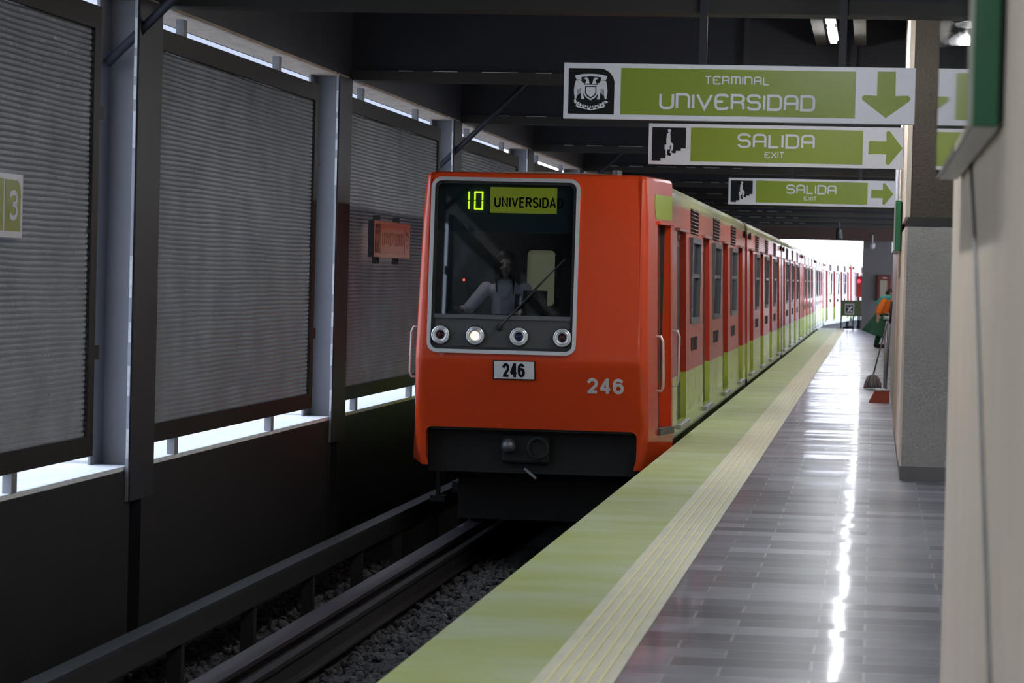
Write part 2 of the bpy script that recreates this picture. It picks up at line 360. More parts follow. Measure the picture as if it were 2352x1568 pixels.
# ------------------------------------------------------------------ stroke lettering of the station signs
def arc(cx, cy, rx, ry, a0, a1, n=6):
    return [(cx+rx*math.cos(math.radians(a0+(a1-a0)*i/n)), cy+ry*math.sin(math.radians(a0+(a1-a0)*i/n))) for i in range(n+1)]
q = 0.26
GL = {  # unit height 1, stroke centre lines, (advance, strokes)
 'U': (0.80, [[(0, 1)] + arc(q, q, q, q, 180, 270) + arc(0.8-q, q, q, q, 270, 360) + [(0.8, 1)]]),
 'N': (0.78, [[(0, 0), (0, 1), (0.78-q, 1)] + arc(0.78-q, 1-q, q, q, 90, 0) + [(0.78, 0)]]),
 'I': (0.0, [[(0, 0), (0, 1)]]),
 'V': (0.92, [[(0, 1), (0.46, 0), (0.92, 1)]]),
 'E': (0.78, [[(0.78, 0.84)] + arc(0.78-0.2, 0.8, 0.2, 0.2, 20, 90, 3) + arc(q, 1-q, q, q, 90, 180) + arc(q, q, q, q, 180, 270) + arc(0.58, 0.2, 0.2, 0.2, 270, 340, 3) + [(0.78, 0.16)], [(0, 0.52), (0.46, 0.52)]]),
 'R': (0.76, [[(0, 0), (0, 1), (0.76-q, 1)] + arc(0.76-q, 0.98-q*0.9, q, q*0.9, 90, -90) + [(0.70, 0.40), (0.76, 0.0)], [(0, 0.50), (0.52, 0.50)]]),
 'S': (0.78, [[(0.78, 0.80)] + arc(0.78-q, 1-q, q, q, 25, 90, 3) + arc(q, 1-q*0.95, q, q*0.95, 90, 270, 8) + [(0.78-q, 0.52)] + arc(0.78-q, q, q, q, 90, -90, 8) + arc(q, q, q, q, 270, 205, 3) + [(0, 0.20)]]),
 'D': (0.80, [[(0, 0), (0, 1), (0.80-q, 1)] + arc(0.80-q, 1-q, q, q, 90, 0) + arc(0.80-q, q, q, q, 0, -90) + [(0, 0)]]),
 'A': (0.78, [[(0, 0)] + arc(q, 1-q, q, q, 180, 90) + arc(0.78-q, 1-q, q, q, 90, 0) + [(0.78, 0)], [(0, 0.45), (0.78, 0.45)]]),
 'T': (0.66, [[(0, 1), (0.66, 1)], [(0.33, 1), (0.33, 0)]]),
 'M': (0.98, [[(0, 0), (0, 1), (0.98-0.2, 1)] + arc(0.98-0.2, 0.8, 0.2, 0.2, 90, 0) + [(0.98, 0)], [(0.49, 1), (0.49, 0)]]),
 'L': (0.62, [[(0, 1), (0, 0), (0.62, 0)]]),
 'X': (0.80, [[(0, 1), (0.80, 0)], [(0, 0), (0.80, 1)]]),
 '3': (0.66, [[(0, 0.80)] + arc(0.24, 0.78, 0.24, 0.22, 160, 90, 3) + arc(0.42, 0.77, 0.24, 0.23, 90, -90, 8) + [(0.25, 0.53)], [(0.25, 0.53)] + arc(0.40, 0.27, 0.26, 0.27, 90, -90, 8) + arc(0.24, 0.24, 0.24, 0.24, 270, 200, 3) + [(0, 0.18)]]),
}
GB = {  # plain bold grotesque for plates and the destination blind
 '2': (0.62, [arc(0.31, 0.69, 0.31, 0.31, 175, -38, 10) + [(0.08, 0.05)], [(-0.08, 0.0), (0.66, 0.0)]]),
 '4': (0.66, [[(0.48, -0.12), (0.48, 1.12)], [(0.46, 1.04), (0.0, 0.26)], [(-0.08, 0.24), (0.70, 0.24)]]),
 '6': (0.62, [arc(0.31, 0.69, 0.31, 0.31, 25, 180, 7) + [(0, 0.25)], arc(0.31, 0.31, 0.31, 0.31, 180, 540, 18)]),
 'U': (0.62, [[(0, 1), (0, 0.28)] + arc(0.31, 0.28, 0.31, 0.28, 180, 360, 8) + [(0.62, 1)]]),
 'N': (0.62, [[(0, 0), (0, 1), (0.62, 0), (0.62, 1)]]), 'I': (0.0, [[(0, 0), (0, 1)]]), 'V': (0.66, [[(0, 1), (0.33, 0), (0.66, 1)]]),
 'E': (0.50, [[(0.50, 1), (0, 1), (0, 0), (0.50, 0)], [(0, 0.52), (0.44, 0.52)]]),
 'R': (0.58, [[(0, 0), (0, 1), (0.33, 1)] + arc(0.33, 0.76, 0.25, 0.24, 90, -90, 8) + [(0, 0.52)], [(0.32, 0.52), (0.58, 0)]]),
 'S': (0.56, [arc(0.28, 0.76, 0.28, 0.24, 20, 250, 9) + arc(0.28, 0.25, 0.28, 0.25, 75, -160, 9)]),
 'D': (0.60, [[(0, 0), (0, 1), (0.28, 1)] + arc(0.28, 0.68, 0.32, 0.32, 90, 0) + arc(0.28, 0.32, 0.32, 0.32, 0, -90) + [(0, 0)]]),
 'A': (0.66, [[(0, 0), (0.33, 1), (0.66, 0)], [(0.11, 0.32), (0.55, 0.32)]]),
}
def ribbon(mb, pts, w, fr, t0, t1, closed=False):
    pts = [Vector(p) for p in pts]
    clean = [pts[0]]
    for p in pts[1:]:
        if (p - clean[-1]).length > 1e-5: clean.append(p)
    pts = clean
    if closed and (pts[0]-pts[-1]).length < 1e-5: pts.pop()
    n = len(pts); lft = []; rgt = []
    for i in range(n):
        d0 = (pts[i]-pts[i-1]).normalized() if i > 0 or closed else (pts[1]-pts[0]).normalized()
        d1 = (pts[(i+1) % n]-pts[i]).normalized() if i < n-1 or closed else d0
        n0 = Vector((-d0.y, d0.x)); n1 = Vector((-d1.y, d1.x)); b = (n0+n1)
        b = n0 if b.length < 1e-6 else b.normalized()
        k = min(1.0/max(b.dot(n0), 0.35), 2.2)
        lft.append(pts[i]+b*w/2*k); rgt.append(pts[i]-b*w/2*k)
    for i in range(n if closed else n-1):
        j = (i+1) % n
        mb.prism([tuple(rgt[i]), tuple(rgt[j]), tuple(lft[j]), tuple(lft[i])], fr, t0, t1)
def lettering(mb, text, u0, u1, v0, h, fr, t0, t1, sw=0.17, gap=0.27, GL=GL):
    # cap height h measured over the strokes, text fitted between u0 and u1
    hh = h*(1-sw)
    adv = sum(GL[c][0] for c in text)*hh + gap*hh*(len(text)-1)
    sx = (u1-u0-sw*h)/adv
    x = u0 + sw*h/2
    for c in text:
        a, st = GL[c]
        for ks, s in enumerate(st):
            pp = [(x+p[0]*hh*sx, v0+sw*h/2+p[1]*hh) for p in s]
            loop = len(s) > 3 and abs(s[0][0]-s[-1][0])+abs(s[0][1]-s[-1][1]) < 1e-4
            ribbon(mb, pp, sw*h, fr, t0, t1+0.0006*ks, loop)
        x += (a*hh+gap*hh)*sx

def crest(mb, u0, v0, s, su, fr, t0, t1):
    # twin-eagle crest: scroll, two birds, shield, laurel branch (unit square, flipped vertically from image)
    def P(pts): return [(u0+x*su, v0+(1-y)*s) for x, y in pts]
    add = lambda pts, a=t0, b=t1: mb.prism(P(pts), fr, a, b)
    add([(0.14, 0.165), (0.30, 0.13), (0.50, 0.12), (0.70, 0.13), (0.86, 0.165), (0.865, 0.20), (0.83, 0.255), (0.72, 0.255), (0.73, 0.195), (0.50, 0.172), (0.28, 0.195), (0.29, 0.255), (0.175, 0.25), (0.15, 0.20)])
    for m in (0, 1):
        f = (lambda pts: [(1.0-x, y) for x, y in pts]) if m else (lambda pts: pts)
        add(f([(0.16, 0.275), (0.24, 0.262), (0.285, 0.275), (0.30, 0.315), (0.36, 0.335), (0.345, 0.345), (0.335, 0.60), (0.365, 0.68), (0.29, 0.68), (0.285, 0.46), (0.255, 0.44), (0.225, 0.56), (0.195, 0.60), (0.18, 0.67), (0.145, 0.675), (0.12, 0.50), (0.135, 0.36)]))
        add(f([(0.33, 0.225), (0.40, 0.195), (0.44, 0.225), (0.47, 0.335), (0.37, 0.335), (0.40, 0.27), (0.38, 0.245)]))
        for k in range(4):
            x = 0.205+0.022*k
            add(f([(x, 0.46), (x+0.012, 0.46), (x+0.008, 0.60-0.02*k), (x-0.004, 0.60-0.02*k)]))
    sh = lambda k: [(0.5-0.165*k, 0.50-0.145*k), (0.5+0.165*k, 0.50-0.145*k), (0.5+0.165*k, 0.50+0.06*k), (0.5+0.11*k, 0.50+0.145*k), (0.5, 0.50+0.21*k), (0.5-0.11*k, 0.50+0.145*k), (0.5-0.165*k, 0.50+0.06*k)]
    add(sh(0.62))
    o = sh(0.96); i = sh(0.78); n = len(o)
    for k in range(n): add([o[k], o[(k+1) % n], i[(k+1) % n], i[k]])
    for k in range(13):
        t = -1+2*k/12.0
        cx = 0.5+0.34*t; cy = 0.855-0.12*t*t
        a = math.radians(35*t + (40 if k % 2 else -40))
        lx, ly = 0.058, 0.030
        pts = [(cx+lx*math.cos(b)*math.cos(a)-ly*math.sin(b)*math.sin(a), cy-(lx*math.cos(b)*math.sin(a)+ly*math.sin(b)*math.cos(a))) for b in [2*math.pi*j/8 for j in range(8)]]
        add(pts)
    add([(0.16, 0.80), (0.30, 0.845), (0.50, 0.87), (0.70, 0.845), (0.84, 0.80), (0.80, 0.86), (0.50, 0.92), (0.20, 0.86)])

def stair_man(mb, u0, v0, su, s, fr, t0, t1):
    P = lambda pts: [(u0+x*su, v0+(1-y)*s) for x, y in pts]
    add = lambda pts: mb.prism(P(pts), fr, t0, t1)
    add([(0.47, 0.05), (0.53, 0.045), (0.56, 0.09), (0.55, 0.14), (0.53, 0.17), (0.48, 0.15), (0.46, 0.10)])
    add([(0.44, 0.18), (0.50, 0.16), (0.54, 0.19), (0.55, 0.42), (0.60, 0.47), (0.635, 0.52), (0.62, 0.68), (0.58, 0.70), (0.59, 0.74), (0.63, 0.76), (0.53, 0.765), (0.55, 0.66), (0.56, 0.56), (0.53, 0.52), (0.53, 0.66), (0.46, 0.66), (0.45, 0.82), (0.51, 0.845), (0.42, 0.86), (0.40, 0.66), (0.375, 0.66), (0.375, 0.52), (0.43, 0.51), (0.42, 0.38)])

def arrow_poly(cx, cy, L_, W, stem, r=0.018):
    # pointing to +u
    h = W/2; hx = cx+L_/2; sx = cx-L_/2; nx = cx+L_*0.02
    return [(sx, cy-stem/2), (nx, cy-stem/2), (nx-0.004, cy-h+r)] + [(nx+0.018+0.02*math.cos(math.radians(a)), cy-h+0.02+0.02*math.sin(math.radians(a))) for a in (200, 245, 290, 320)] + \
           [(hx-0.012, cy-0.012), (hx, cy), (hx-0.012, cy+0.012)] + [(nx+0.018+0.02*math.cos(math.radians(a)), cy+h-0.02+0.02*math.sin(math.radians(a))) for a in (40, 70, 115, 160)] + \
           [(nx-0.004, cy+h-r), (nx, cy+stem/2), (sx, cy+stem/2)]

# ================================================================== SETTING
Y_END = 108.5
PE = -1.915
struct(MB().box(PE+0.6, 6.0, -6, Y_END, -0.35, 0.0).build('floor', floor_tiles))
struct(MB().box(PE, PE+0.595, -6, Y_END, -0.30, 0.004).build('trim_1', edge_green))
struct(MB().box(PE+0.20, PE+0.4, -6, Y_END, -1.75, -0.30).build('wall_platform', plat_side))
tr = tag(MB().box(-1.318, -0.997, -6, Y_END-0.4, 0.0, 0.006).build('tactile_strip', tactile_m), 'pale yellow ribbed tactile strip between the green platform edge and the dark tiles', 'tactile paving')
for k in range(5):
    x = -1.262 + k*0.0525
    MB().box(x-0.006, x+0.006, -6, Y_END-0.4, 0.006, 0.011).build('ridge', yellow_ridge, tr)
struct(MB().box(-6.4, PE+0.3, -6, Y_END+120, -1.75, -1.36).build('track_bed', ballast_bed))

# loose stones between the rails
def stones():
    ph = (1+5**0.5)/2
    iv = [Vector(p).normalized() for p in [(-1, ph, 0), (1, ph, 0), (-1, -ph, 0), (1, -ph, 0), (0, -1, ph), (0, 1, ph), (0, -1, -ph), (0, 1, -ph), (ph, 0, -1), (ph, 0, 1), (-ph, 0, -1), (-ph, 0, 1)]]
    fi = [(0, 11, 5), (0, 5, 1), (0, 1, 7), (0, 7, 10), (0, 10, 11), (1, 5, 9), (5, 11, 4), (11, 10, 2), (10, 7, 6), (7, 1, 8), (3, 9, 4), (3, 4, 2), (3, 2, 6), (3, 6, 8), (3, 8, 9), (4, 9, 5), (2, 4, 11), (6, 2, 10), (8, 6, 7), (9, 8, 1)]
    mb = MB(); rnd = random.Random(3)
    for k in range(7500):
        y = 12.5 + 18*rnd.random()**1.2
        if rnd.random() < 0.80: x = -3.93 + 1.9*rnd.random()
        else: x = -5.25 + 0.95*rnd.random()
        r = 0.022 + 0.026*rnd.random()
        c = Vector((x, y, -1.345 + 0.03*rnd.random()))
        rot = Matrix.Rotation(rnd.random()*6.28, 3, Vector((rnd.random()-.5, rnd.random()-.5, rnd.random()-.5)).normalized())
        sc = (1.2, 0.9, 0.7)
        mb.add([c + rot @ Vector([p[i]*sc[i]*r*(0.75+0.5*rnd.random()) for i in range(3)]) for p in iv], fi)
    return mb
tag(stones().build('ballast', ballast_m), 'dark loose ballast stones lying between the rails and the platform', 'ballast', kind='stuff')

TX = -3.27      # track centre
TY0, TY1 = 4.0, 118.0
def running_track(sx, label_beam, label_rail, label_bar):
    # wide running beam for rubber tyres, safety rail beside it, lateral guide bar on insulators
    x = TX + sx*0.975
    b = MB().box(x-0.09, x+0.09, TY0, TY1, -1.09, -1.05).box(x-0.02, x+0.02, TY0, TY1, -1.24, -1.09).box(x-0.09, x+0.09, TY0, TY1, -1.27, -1.24)
    o = tag(b.build('running_beam', rail_steel, bevel=0.006), label_beam, 'rail')
    x = TX + sx*0.735
    b = MB().box(x-0.035, x+0.035, TY0, TY1, -1.11, -1.07).box(x-0.01, x+0.01, TY0, TY1, -1.24, -1.11).box(x-0.07, x+0.07, TY0, TY1, -1.27, -1.24)
    tag(b.build('safety_rail', rail_rust, bevel=0.005), label_rail, 'rail')
    x = TX + sx*1.39
    t = thing('guide_bar', (x, TY0, -0.75), label_bar, 'guide bar')
    ln = TY1-TY0
    MB().box(-0.07, 0.07, 0, ln, -0.012, 0.012).build('top_flange', guide_steel, t); xi = -0.07*sx
    MB().box(min(xi, xi*0.8), max(xi, xi*0.8), 0, ln, -0.17, -0.012).build('web', black, t)
    k = 0; y = 1.5
    while y < 40:
        s = MB().box(-0.05, 0.05, y-0.05, y+0.05, -0.55, -0.17).box(-0.09, 0.09, y-0.09, y+0.09, -0.62, -0.55).lathe([(0.05, 0), (0.07, 0.03), (0.05, 0.06), (0.07, 0.09), (0.05, 0.12), (0.04, 0.158)], (0, y, -0.17), (0, 0, 1), 12)
        s.build('insulator_support', rail_rust, t); y += 2.4
running_track(-1, 'wide flat steel running beam on the far side of the track', 'thin rusty safety rail beside the far running beam', 'grey steel guide bar at the foot of the dark track wall')
running_track(1, 'wide flat steel running beam hidden close below the platform edge', 'thin rusty safety rail close below the platform edge', 'grey steel guide bar under the platform edge')

# ---- low wall, screens and columns on the track side
XW = -5.30
C0 = 13.58; SP = 8.07
ords = ['first', 'second', 'third', 'fourth', 'fifth', 'sixth', 'seventh', 'eighth', 'ninth', 'tenth', 'eleventh', 'twelfth']
NB = 6
for i in range(-3, NB):
    ya = C0+SP*i-0.23; yb = C0+SP*(i+1)-0.58
    o = struct(MB().box(XW-0.5, XW, ya, yb, -1.75, 0.16).build('wall_left', wall_dark))
    struct(MB().box(XW-0.95, XW-0.012, ya, yb, 0.16, 0.193).build('trim_2', ledge_conc))
    struct(MB().box(XW-0.5, XW-0.14, yb, yb+0.35, -1.75, 0.16).build('wall_left', black))
struct(MB().box(XW-0.5, XW, C0+SP*NB-0.23, 112, -1.75, 4.6).build('wall_left', wall_dark))

def expanded_mesh(ly, z0, z1):
    # expanded metal: wavy horizontal strands joined by short twisted webs that stand edge-on to the sheet
    pz, py = 0.0375, 0.031
    nr = int((z1-z0)/pz); nc = int(ly/py)
    vs = []; fs = []
    rnd = random.Random(5)
    wave = lambda y, r: 0.003*math.sin(y*1.9+r*0.21) + 0.0015*math.sin(y*5.3+r*0.5)
    for r in range(nr+1):
        zc = z0+r*pz
        n = 60
        for k in range(n+1):
            y = ly*k/n; zz = min(max(zc+wave(y, r), z0+0.002), z1-0.002)
            o = len(vs)
            vs += [(0.007, y, zz-0.011), (-0.005, y, zz+0.009)]
            if k: fs.append((o-2, o, o+1, o-1))
        if r == nr: continue
        ph = 0.5 if r % 2 else 0.0
        for c in range(nc):
            y = (c+ph+0.5)*py
            if y > ly-0.012: continue
            zz = zc+wave(y, r)
            d = 0.0095 if rnd.random() > 0.035 else 0.0035
            o = len(vs); t = 0.003
            vs += [(-d, y-t, zz+0.008), (d, y+t, zz+0.005), (d, y+t*1.6, zz+0.022), (d*0.4, y+t, zz+0.030), (-d, y-t, zz+0.030)]
            fs += [(o, o+1, o+2, o+3, o+4)]
            if d > 0.005:
                o = len(vs); vs += [(d, y+t, zz+0.005), (d, y+t*1.6, zz+0.022), (d-0.003, y+t+0.012, zz+0.020), (d-0.002, y+t+0.013, zz+0.009)]; fs.append((o, o+1, o+2, o+3))
    mb = MB(); mb.v = vs; mb.f = fs
    return mb
SC_L = 6.80; SC_Y = -0.35
def make_screen(t):
    z0, z1 = 0.32, 3.40
    f = MB()
    f.box(-0.03, 0.03, 0, SC_L, z1-0.155, z1); f.box(-0.03, 0.03, 0, SC_L, z0, z0+0.14)
    f.box(-0.03, 0.03, 0, 0.13, z0+0.14, z1-0.155); f.box(-0.03, 0.03, SC_L-0.16, SC_L, z0+0.14, z1-0.155)
    f.build('frame', frame_dark, t)
    expanded_mesh(SC_L-0.29, z0+0.14, z1-0.155).build('metal_mesh', mesh_grey, t, loc=(0.0, 0.13, 0))
    for y in (1.22, 4.92):
        MB().box(-0.03, 0.03, y-0.06, y+0.06, z1, 3.53).build('top_post', col_grey, t)
        MB().box(-0.03, 0.03, y-0.06, y+0.06, 0.193, z0).build('foot_post', col_grey, t)
    for z in (2.68, 1.03):
        MB().box(-0.035, 0.02, SC_L, SC_L+0.16, z-0.05, z+0.05).build('side_clip', frame_dark, t)
proto = None
where = {-2: 'two bays before the numbered sign', -1: 'one bay before the numbered sign', 0: 'nearest the camera, behind the numbered sign', 1: 'between first and second columns, without a sign', 2: 'left of the train, behind the reflecting sign', 3: 'above the train roof, beyond the third column', 4: 'mostly hidden behind the train, fourth bay on', 5: 'hidden behind the train, fifth bay on'}
for i in range(-2, NB):
    lab = 'grey expanded metal screen in a dark frame, ' + where[i]
    loc = (XW-0.035, C0+SP*i+SC_Y, 0)
    if proto is None:
        proto = thing('metal_screen', loc, lab, 'screen', 'metal screens along the track wall'); make_screen(proto)
    else:
        c = copy_tree(proto); c.location = loc; c['label'] = lab

def make_column(t):
    zb = -0.06
    c = MB().box(-0.001, 0.02, -0.36, 0.36, zb, 3.56)
    c.box(-0.26, -0.001, -0.012, 0.012, 0.17, 3.56); c.box(-0.28, -0.26, -0.36, 0.36, 0.17, 3.56)
    c.build('shaft', col_grey, t)
    MB().box(0.02, 0.032, -0.34, 0.36, zb, 3.56).build('cover_plate', charcoal, t)
    rnd = random.Random(11); e = MB(); z = 0.25
    while z < 3.4:
        h = 0.10+0.25*rnd.random()
        if rnd.random() < 0.75: e.box(0.002, 0.021, -0.366, -0.36, z, min(z+h, 3.5))
        z += h+0.05+0.2*rnd.random()
    e.build('chipped_edge', chip_m, t)
proto_c = None
cwhere = ['first beside the near screen', 'second, left of the red train', 'third, rising behind the train front', 'fourth, above the train roof', 'fifth, almost hidden by the train']
for k, i in enumerate(range(-1, NB+1)):
    yc = C0+SP*i-0.36
    lab = 'grey steel column of the screen wall, ' + (cwhere[i-1] if 1 <= i <= 5 else ('before the near screen' if i == 0 else 'beside the camera position' if i == -1 else 'sixth, hidden by the train'))
    if proto_c is None:
        proto_c = thing('steel_column', (XW, yc, 0), lab, 'column', 'steel columns of the screen wall'); make_column(proto_c)
    else:
        c = copy_tree(proto_c); c.location = (XW, yc, 0); c['label'] = lab
# diagonal brace rods
for i, lab in ((1, 'dark diagonal brace rod at the top left corner'), (3, 'dark diagonal brace rod above the train front'), (5, 'dark diagonal brace rod deep under the roof, above the train')):
    y = C0+SP*i-0.62
    zb_ = 3.19 if i == 1 else 3.02
    tag(MB().tube([(-5.53, y, zb_-0.11), (-5.42+(4.59-zb_)/0.98, y, 4.59)], 0.034, 10).build('brace_rod', charcoal, smooth=True), lab, 'brace')

# ---- roof: edge beam, cross beams, slab
Y_ROOF = -6.0
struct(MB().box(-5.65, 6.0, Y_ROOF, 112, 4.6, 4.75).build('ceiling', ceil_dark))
eb = MB().box(XW-0.10, XW+0.0, Y_ROOF, 112, 3.585, 4.6)
struct(eb.build('trim_3', charcoal))
struct(MB().box(XW-0.35, XW+0.0, Y_ROOF, 112, 3.56, 3.585).build('trim_4', soffit_conc))
struct(MB().box(XW-0.38, XW-0.35, Y_ROOF, 112, 3.562, 3.64).build('trim_5', frame_dark))
X_BE = 6.0
def make_beam(t):
    MB().box(0, X_BE-XW, 0.08, 0.12, 0.10, 1.04).build('web', charcoal, t)
    MB().box(0, X_BE-XW, 0.0, 0.35, 0.0, 0.10).build('bottom_flange', charcoal_lip, t)
    rnd = random.Random(21); e = MB(); x = 0.5
    while x < 3.2:
        h = 0.08+0.35*rnd.random()
        if rnd.random() < 0.7: e.box(x, x+h, -0.004, 0.0, 0.094, 0.102)
        x += h+0.05+0.25*rnd.random()
    e.build('chipped_edge', chip_m, t)
proto_b = None
yb_list = [C0+SP*i for i in range(0, 12)]
bwhere = ['across the top edge of the picture', 'behind the uppermost white sign', 'passing behind the middle white sign', 'passing behind the lowest white sign']
for i, y in enumerate(yb_list):
    if y > 106: break
    if i == 0: continue
    lab = 'dark steel roof cross beam, ' + (bwhere[i-1] if i <= 4 else ords[i-1] + ' one from the camera, seen under the lowest sign')
    if proto_b is None:
        proto_b = thing('roof_beam', (XW, y, 3.56), lab, 'beam', 'roof cross beams'); make_beam(proto_b)
    else:
        c = copy_tree(proto_b); c.location = (XW, y, 3.56); c['label'] = lab
struct(MB().box(-5.3, 6.0, Y_END-0.2, Y_END+0.3, 3.18, 4.6).build('trim_6', mat('end_lintel_brown', (0.10, 0.06, 0.05), 0.7)))
# ceiling channels either side of the lamp row, one pair per bay
for i, y in enumerate(yb_list):
    if y > 100 or i == 0: continue
    for xa, xb in ((-0.63, -0.52), (-0.25, -0.14)):
        struct(MB().box(xa, xb, y+0.40, y+SP-0.05, 3.97, 4.6).build('trim_7', channel_brown))

# ---- lamps: a row of slim tubes over the platform
def make_lamp(t):
    MB().box(-0.045, 0.045, 0, 1.45, 0.03, 0.07).build('housing', lamp_body, t)
    MB().box(-0.03, 0.03, 0.03, 1.42, 0.0, 0.03).build('tube', tube_m, t)
    MB().box(-0.008, 0.008, 0.3, 0.316, 0.07, 0.65).box(-0.008, 0.008, 1.1, 1.116, 0.07, 0.65).build('hanger', charcoal, t)
pl = None
for y in [C0-2*SP, C0-SP] + yb_list:
    if y > 100: continue
    for k in range(3):
        loc = (-0.44, y+1.65+k*1.82, 3.89)
        if pl is None:
            pl = thing('tube_lamp', loc, 'slim white tube lamp in the long row hung over the platform', 'lamp', 'tube lamps over the platform'); make_lamp(pl)
        else:
            c = copy_tree(pl); c.location = loc

# ---- right side: near wall, pillar block, pale wall, end wall
struct(MB().box(0.265, 1.6, -6, 10.5, -0.35, 4.6).build('wall_right', beige))
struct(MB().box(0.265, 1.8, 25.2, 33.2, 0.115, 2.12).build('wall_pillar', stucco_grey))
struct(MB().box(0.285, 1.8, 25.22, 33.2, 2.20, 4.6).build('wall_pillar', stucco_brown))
struct(MB().box(0.27, 1.8, 25.2, 33.2, 2.12, 2.20).build('trim_8', ledge_dark))
struct(MB().box(0.252, 1.8, 25.19, 25.3, 0.0, 0.115).box(0.252, 0.30, 25.3, 33.2, 0, 0.115).build('baseboard_pillar', tile_grey))
struct(MB().box(0.245, 0.2845, 25.215, 33.2, 2.20, 4.6).box(0.245, 0.2645, 25.215, 33.2, 0.115, 2.12).build('trim_9', beige))
struct(MB().box(0.275, 1.8, 33.25, 46.0, 0.0, 4.6).build('wall_pale', lavender))
struct(MB().box(1.2, 1.8, 46.0, 80.0, 0.0, 4.6).build('wall_back', beige))
struct(MB().box(-0.44, 4.0, Y_END, Y_END+0.3, 0.0, 4.6).build('wall_end', endwall))
struct(MB().box(-6.2, 6.0, -6.2, -6.0, -1.75, 4.6).build('wall_rear', stucco_grey))
struct(MB().box(5.9, 6.0, -6, 60, -0.35, 4.6).build('wall_hall', beige))

# ---- outside
struct(MB().box(-200, 200, Y_END+3, 500, -1.9, -1.76).build('ground', outside_ground))
struct(MB().box(-60, -6.5, -60, Y_END, -1.9, -1.76).build('ground', outside_ground))
tag(MB().box(-34, -15, 58, 120, -1.8, 11.0).box(-34.3, -14.7, 57.7, 120.3, 11.0, 11.4).build('outside_building', outside_wall), 'pale building outside glimpsed through the gap over the near screens', 'building')

# ================================================================== TRAIN
CAR_L = 17.30; PITCH = 18.05; CAR0 = 29.83
DOORS = [(0.95, 2.40), (5.60, 7.05), (10.27, 11.72), (14.90, 16.35)]
WINS = [(3.18, 4.82), (7.84, 9.48), (12.48, 14.12)]
def hw(z): return 1.295-0.027*z
ROOF = [(1.228, 2.44), (1.213, 2.51), (1.165, 2.575), (1.06, 2.62), (0.80, 2.655), (0.40, 2.675), (0.0, 2.68)]
DZ0, DZ1 = 0.14, 2.135
WZ0, WZ1 = 1.14, 2.10
def car_body():
    mb = MB()
    ys = sorted({0.0, CAR_L} | {a for d in DOORS+WINS for a in d})
    zs = [-0.05, DZ0, 0.63, WZ0, WZ1, DZ1, 2.44]
    for sg in (1, -1):
        for i in range(len(ys)-1):
            for j in range(len(zs)-1):
                y0, y1, z0, z1 = ys[i], ys[i+1], zs[j], zs[j+1]; ym = (y0+y1)/2; zm = (z0+z1)/2
                if any(a < ym < b for a, b in WINS) and WZ0 < zm < WZ1: continue
                if any(a < ym < b for a, b in DOORS) and DZ0 < zm < DZ1: continue
                P = [(sg*hw(z0), y0, z0), (sg*hw(z0), y1, z0), (sg*hw(z1), y1, z1), (sg*hw(z1), y0, z1)]
                mb.add(P, [(0, 1, 2, 3)])
        d = 0.06
        for a, b in DOORS:
            for y in (a, b):
                for z0, z1 in ((DZ0, 0.63), (0.63, DZ1)):
                    mb.add([(sg*hw(z0), y, z0), (sg*(hw(z0)-d), y, z0), (sg*(hw(z1)-d), y, z1), (sg*hw(z1), y, z1)], [(0, 1, 2, 3)])
            mb.add([(sg*hw(DZ1), a, DZ1), (sg*hw(DZ1), b, DZ1), (sg*(hw(DZ1)-d), b, DZ1), (sg*(hw(DZ1)-d), a, DZ1)], [(0, 1, 2, 3)])
            mb.add([(sg*hw(DZ0), a, DZ0), (sg*hw(DZ0), b, DZ0), (sg*(hw(DZ0)-d), b, DZ0), (sg*(hw(DZ0)-d), a, DZ0)], [(0, 1, 2, 3)])
    prof = [(x, z) for x, z in ROOF] + [(-x, z) for x, z in ROOF[-2::-1]]
    for k in range(len(prof)-1):
        (xa, za), (xb, zb) = prof[k], prof[k+1]
        mb.add([(xa, 0, za), (xa, CAR_L, za), (xb, CAR_L, zb), (xb, 0, zb)], [(0, 1, 2, 3)])
    ring = [(hw(z), z) for z in zs] + prof[1:-1] + [(-hw(z), z) for z in zs[::-1]]
    for y in (0.0, CAR_L): mb.add([(x, y, z) for x, z in ring], [tuple(range(len(ring)))])
    mb.add([(-hw(0), 0, -0.05), (hw(0), 0, -0.05), (hw(0), CAR_L, -0.05), (-hw(0), CAR_L, -0.05)], [(0, 1, 2, 3)])
    return mb
